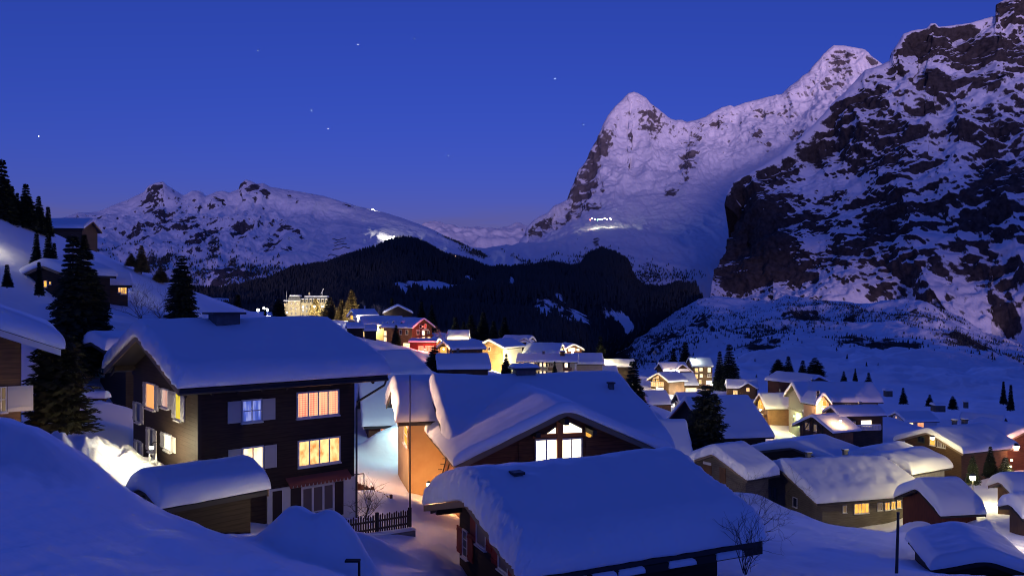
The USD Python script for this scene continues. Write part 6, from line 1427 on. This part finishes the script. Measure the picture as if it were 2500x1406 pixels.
t = thing('bench', 'snow covered bench between the pine and the big dark chalet', 'bench', at(233, 985, 54.0))
MB().box(-.75, .75, -.2, .25, .28, .36).build('seat', W['brown'], t)
for x in (-.6, .6):
    MB().box(x - .05, x + .05, -.15, .2, -.5, .28).build('leg', W['brown'], t)
obj('snow_cap', snow_slab(-.78, .78, -.25, .3, lambda X, Y: X * 0 + .37, .48, 23, (24, 12)), SNOWM, t, smooth=True)
for i, (px, py, Y, lab) in enumerate(((2168, 962, 345, 'tiny hut with a snow cap standing alone on the right slope'), (2290, 998, 320, 'small snow capped shelter low on the right slope'), (2358, 990, 325, 'snow capped wayside post on the right slope'))):
    t = thing('hut', lab, 'hut', at(px, py, Y))
    w = (1.4, 2.0, .7)[i]
    MB().box(-w, w, -w, w, -1, 1.6).build('wall', W['grey'], t)
    obj('snow_cap', snow_slab(-w - .3, w + .3, -w - .3, w + .3, lambda X, Y: X * 0 + 1.62, .9, 50 + i, (14, 14)), SNOWM, t, smooth=True)
# avalanche fences on the left ridge
def on_sheet(sh, px, py):
    k = np.argmin((sh[2] - px) ** 2 + (sh[3] - py) ** 2 + 1e6 * (sh[4] < 1))
    return sh[0].reshape(-1, 3)[k]
for i, (x0, x1, py) in enumerate(((812, 845, 577), (815, 842, 585), (818, 846, 592), (812, 855, 600), (803, 848, 609), (795, 848, 617), (788, 840, 627), (778, 822, 634))):
    t = thing('avalanche_fence', 'avalanche fence ' + ['topmost', 'second', 'third', 'fourth', 'fifth', 'sixth', 'seventh', 'lowest'][i] + ' in the row down the left ridge', 'fence', (0, 0, 0), group='avalanche fences on the left ridge')
    pts = [on_sheet(LRM, x, py) for x in np.linspace(x0, x1, 9)]
    mb = MB()
    for p, q in zip(pts[:-1], pts[1:]):
        mb.bar(p + [0, 0, 1.5], q + [0, 0, 1.5], 1.2, 5.5)
    mb.build('barrier', W['metal'], t)
# smoke rising from two chimneys
def smoke_mat():
    return usdkit.material(stage, '/World/Looks/chimney_smoke_volume', {'v': ('principled_volume', {'color': (.85, .85, .85), 'density': .10})}, [], volume='v.volume')
SM = smoke_mat()
for px, py, Y, hh, lab, lean in ((1598, 895, 262, 5.5, 'thin straight plume of chimney smoke beside the twin lamp gable', .1), (891, 757, 300, 3.2, 'small curl of chimney smoke over the white lit chalet', -.9)):
    p = at(px, py, Y)
    m = MB().tube([p, p + [.1, 0, hh * .3], p + [lean * .5, 0, hh * .65], p + [lean * 1.4, 0, hh]], .22, 10, .75).mesh()
    o_ = obj('smoke', m, SM, None, smooth=True); tag(o_, lab, 'smoke', None, 'stuff')
# stars
for i, (px, py, r_) in enumerate(((1424, 305, 11), (1355, 193, 8), (761, 270, 8), (801, 314, 6), (874, 110, 6), (1095, 380, 6), (95, 333, 6), (1012, 95, 5), (630, 125, 5))):
    g = trimesh.creation.icosphere(1, r_ * .8); o_ = obj('star', (np.array(g.vertices) + at(px, py, 22000), np.array(g.faces)), B['white'])
    tag(o_, 'tiny white star ' + ['brightest, close left of the pyramid peak', 'high above the brightest one, left of the pyramid peak', 'left of the centre above the left ridge', 'just below and right of the one above the left ridge', 'high above the middle of the left ridge', 'faint one low above the gap between the ridges', 'faint one low at the far left', 'near the top edge left of the middle', 'faint one high on the left'][i], 'star')
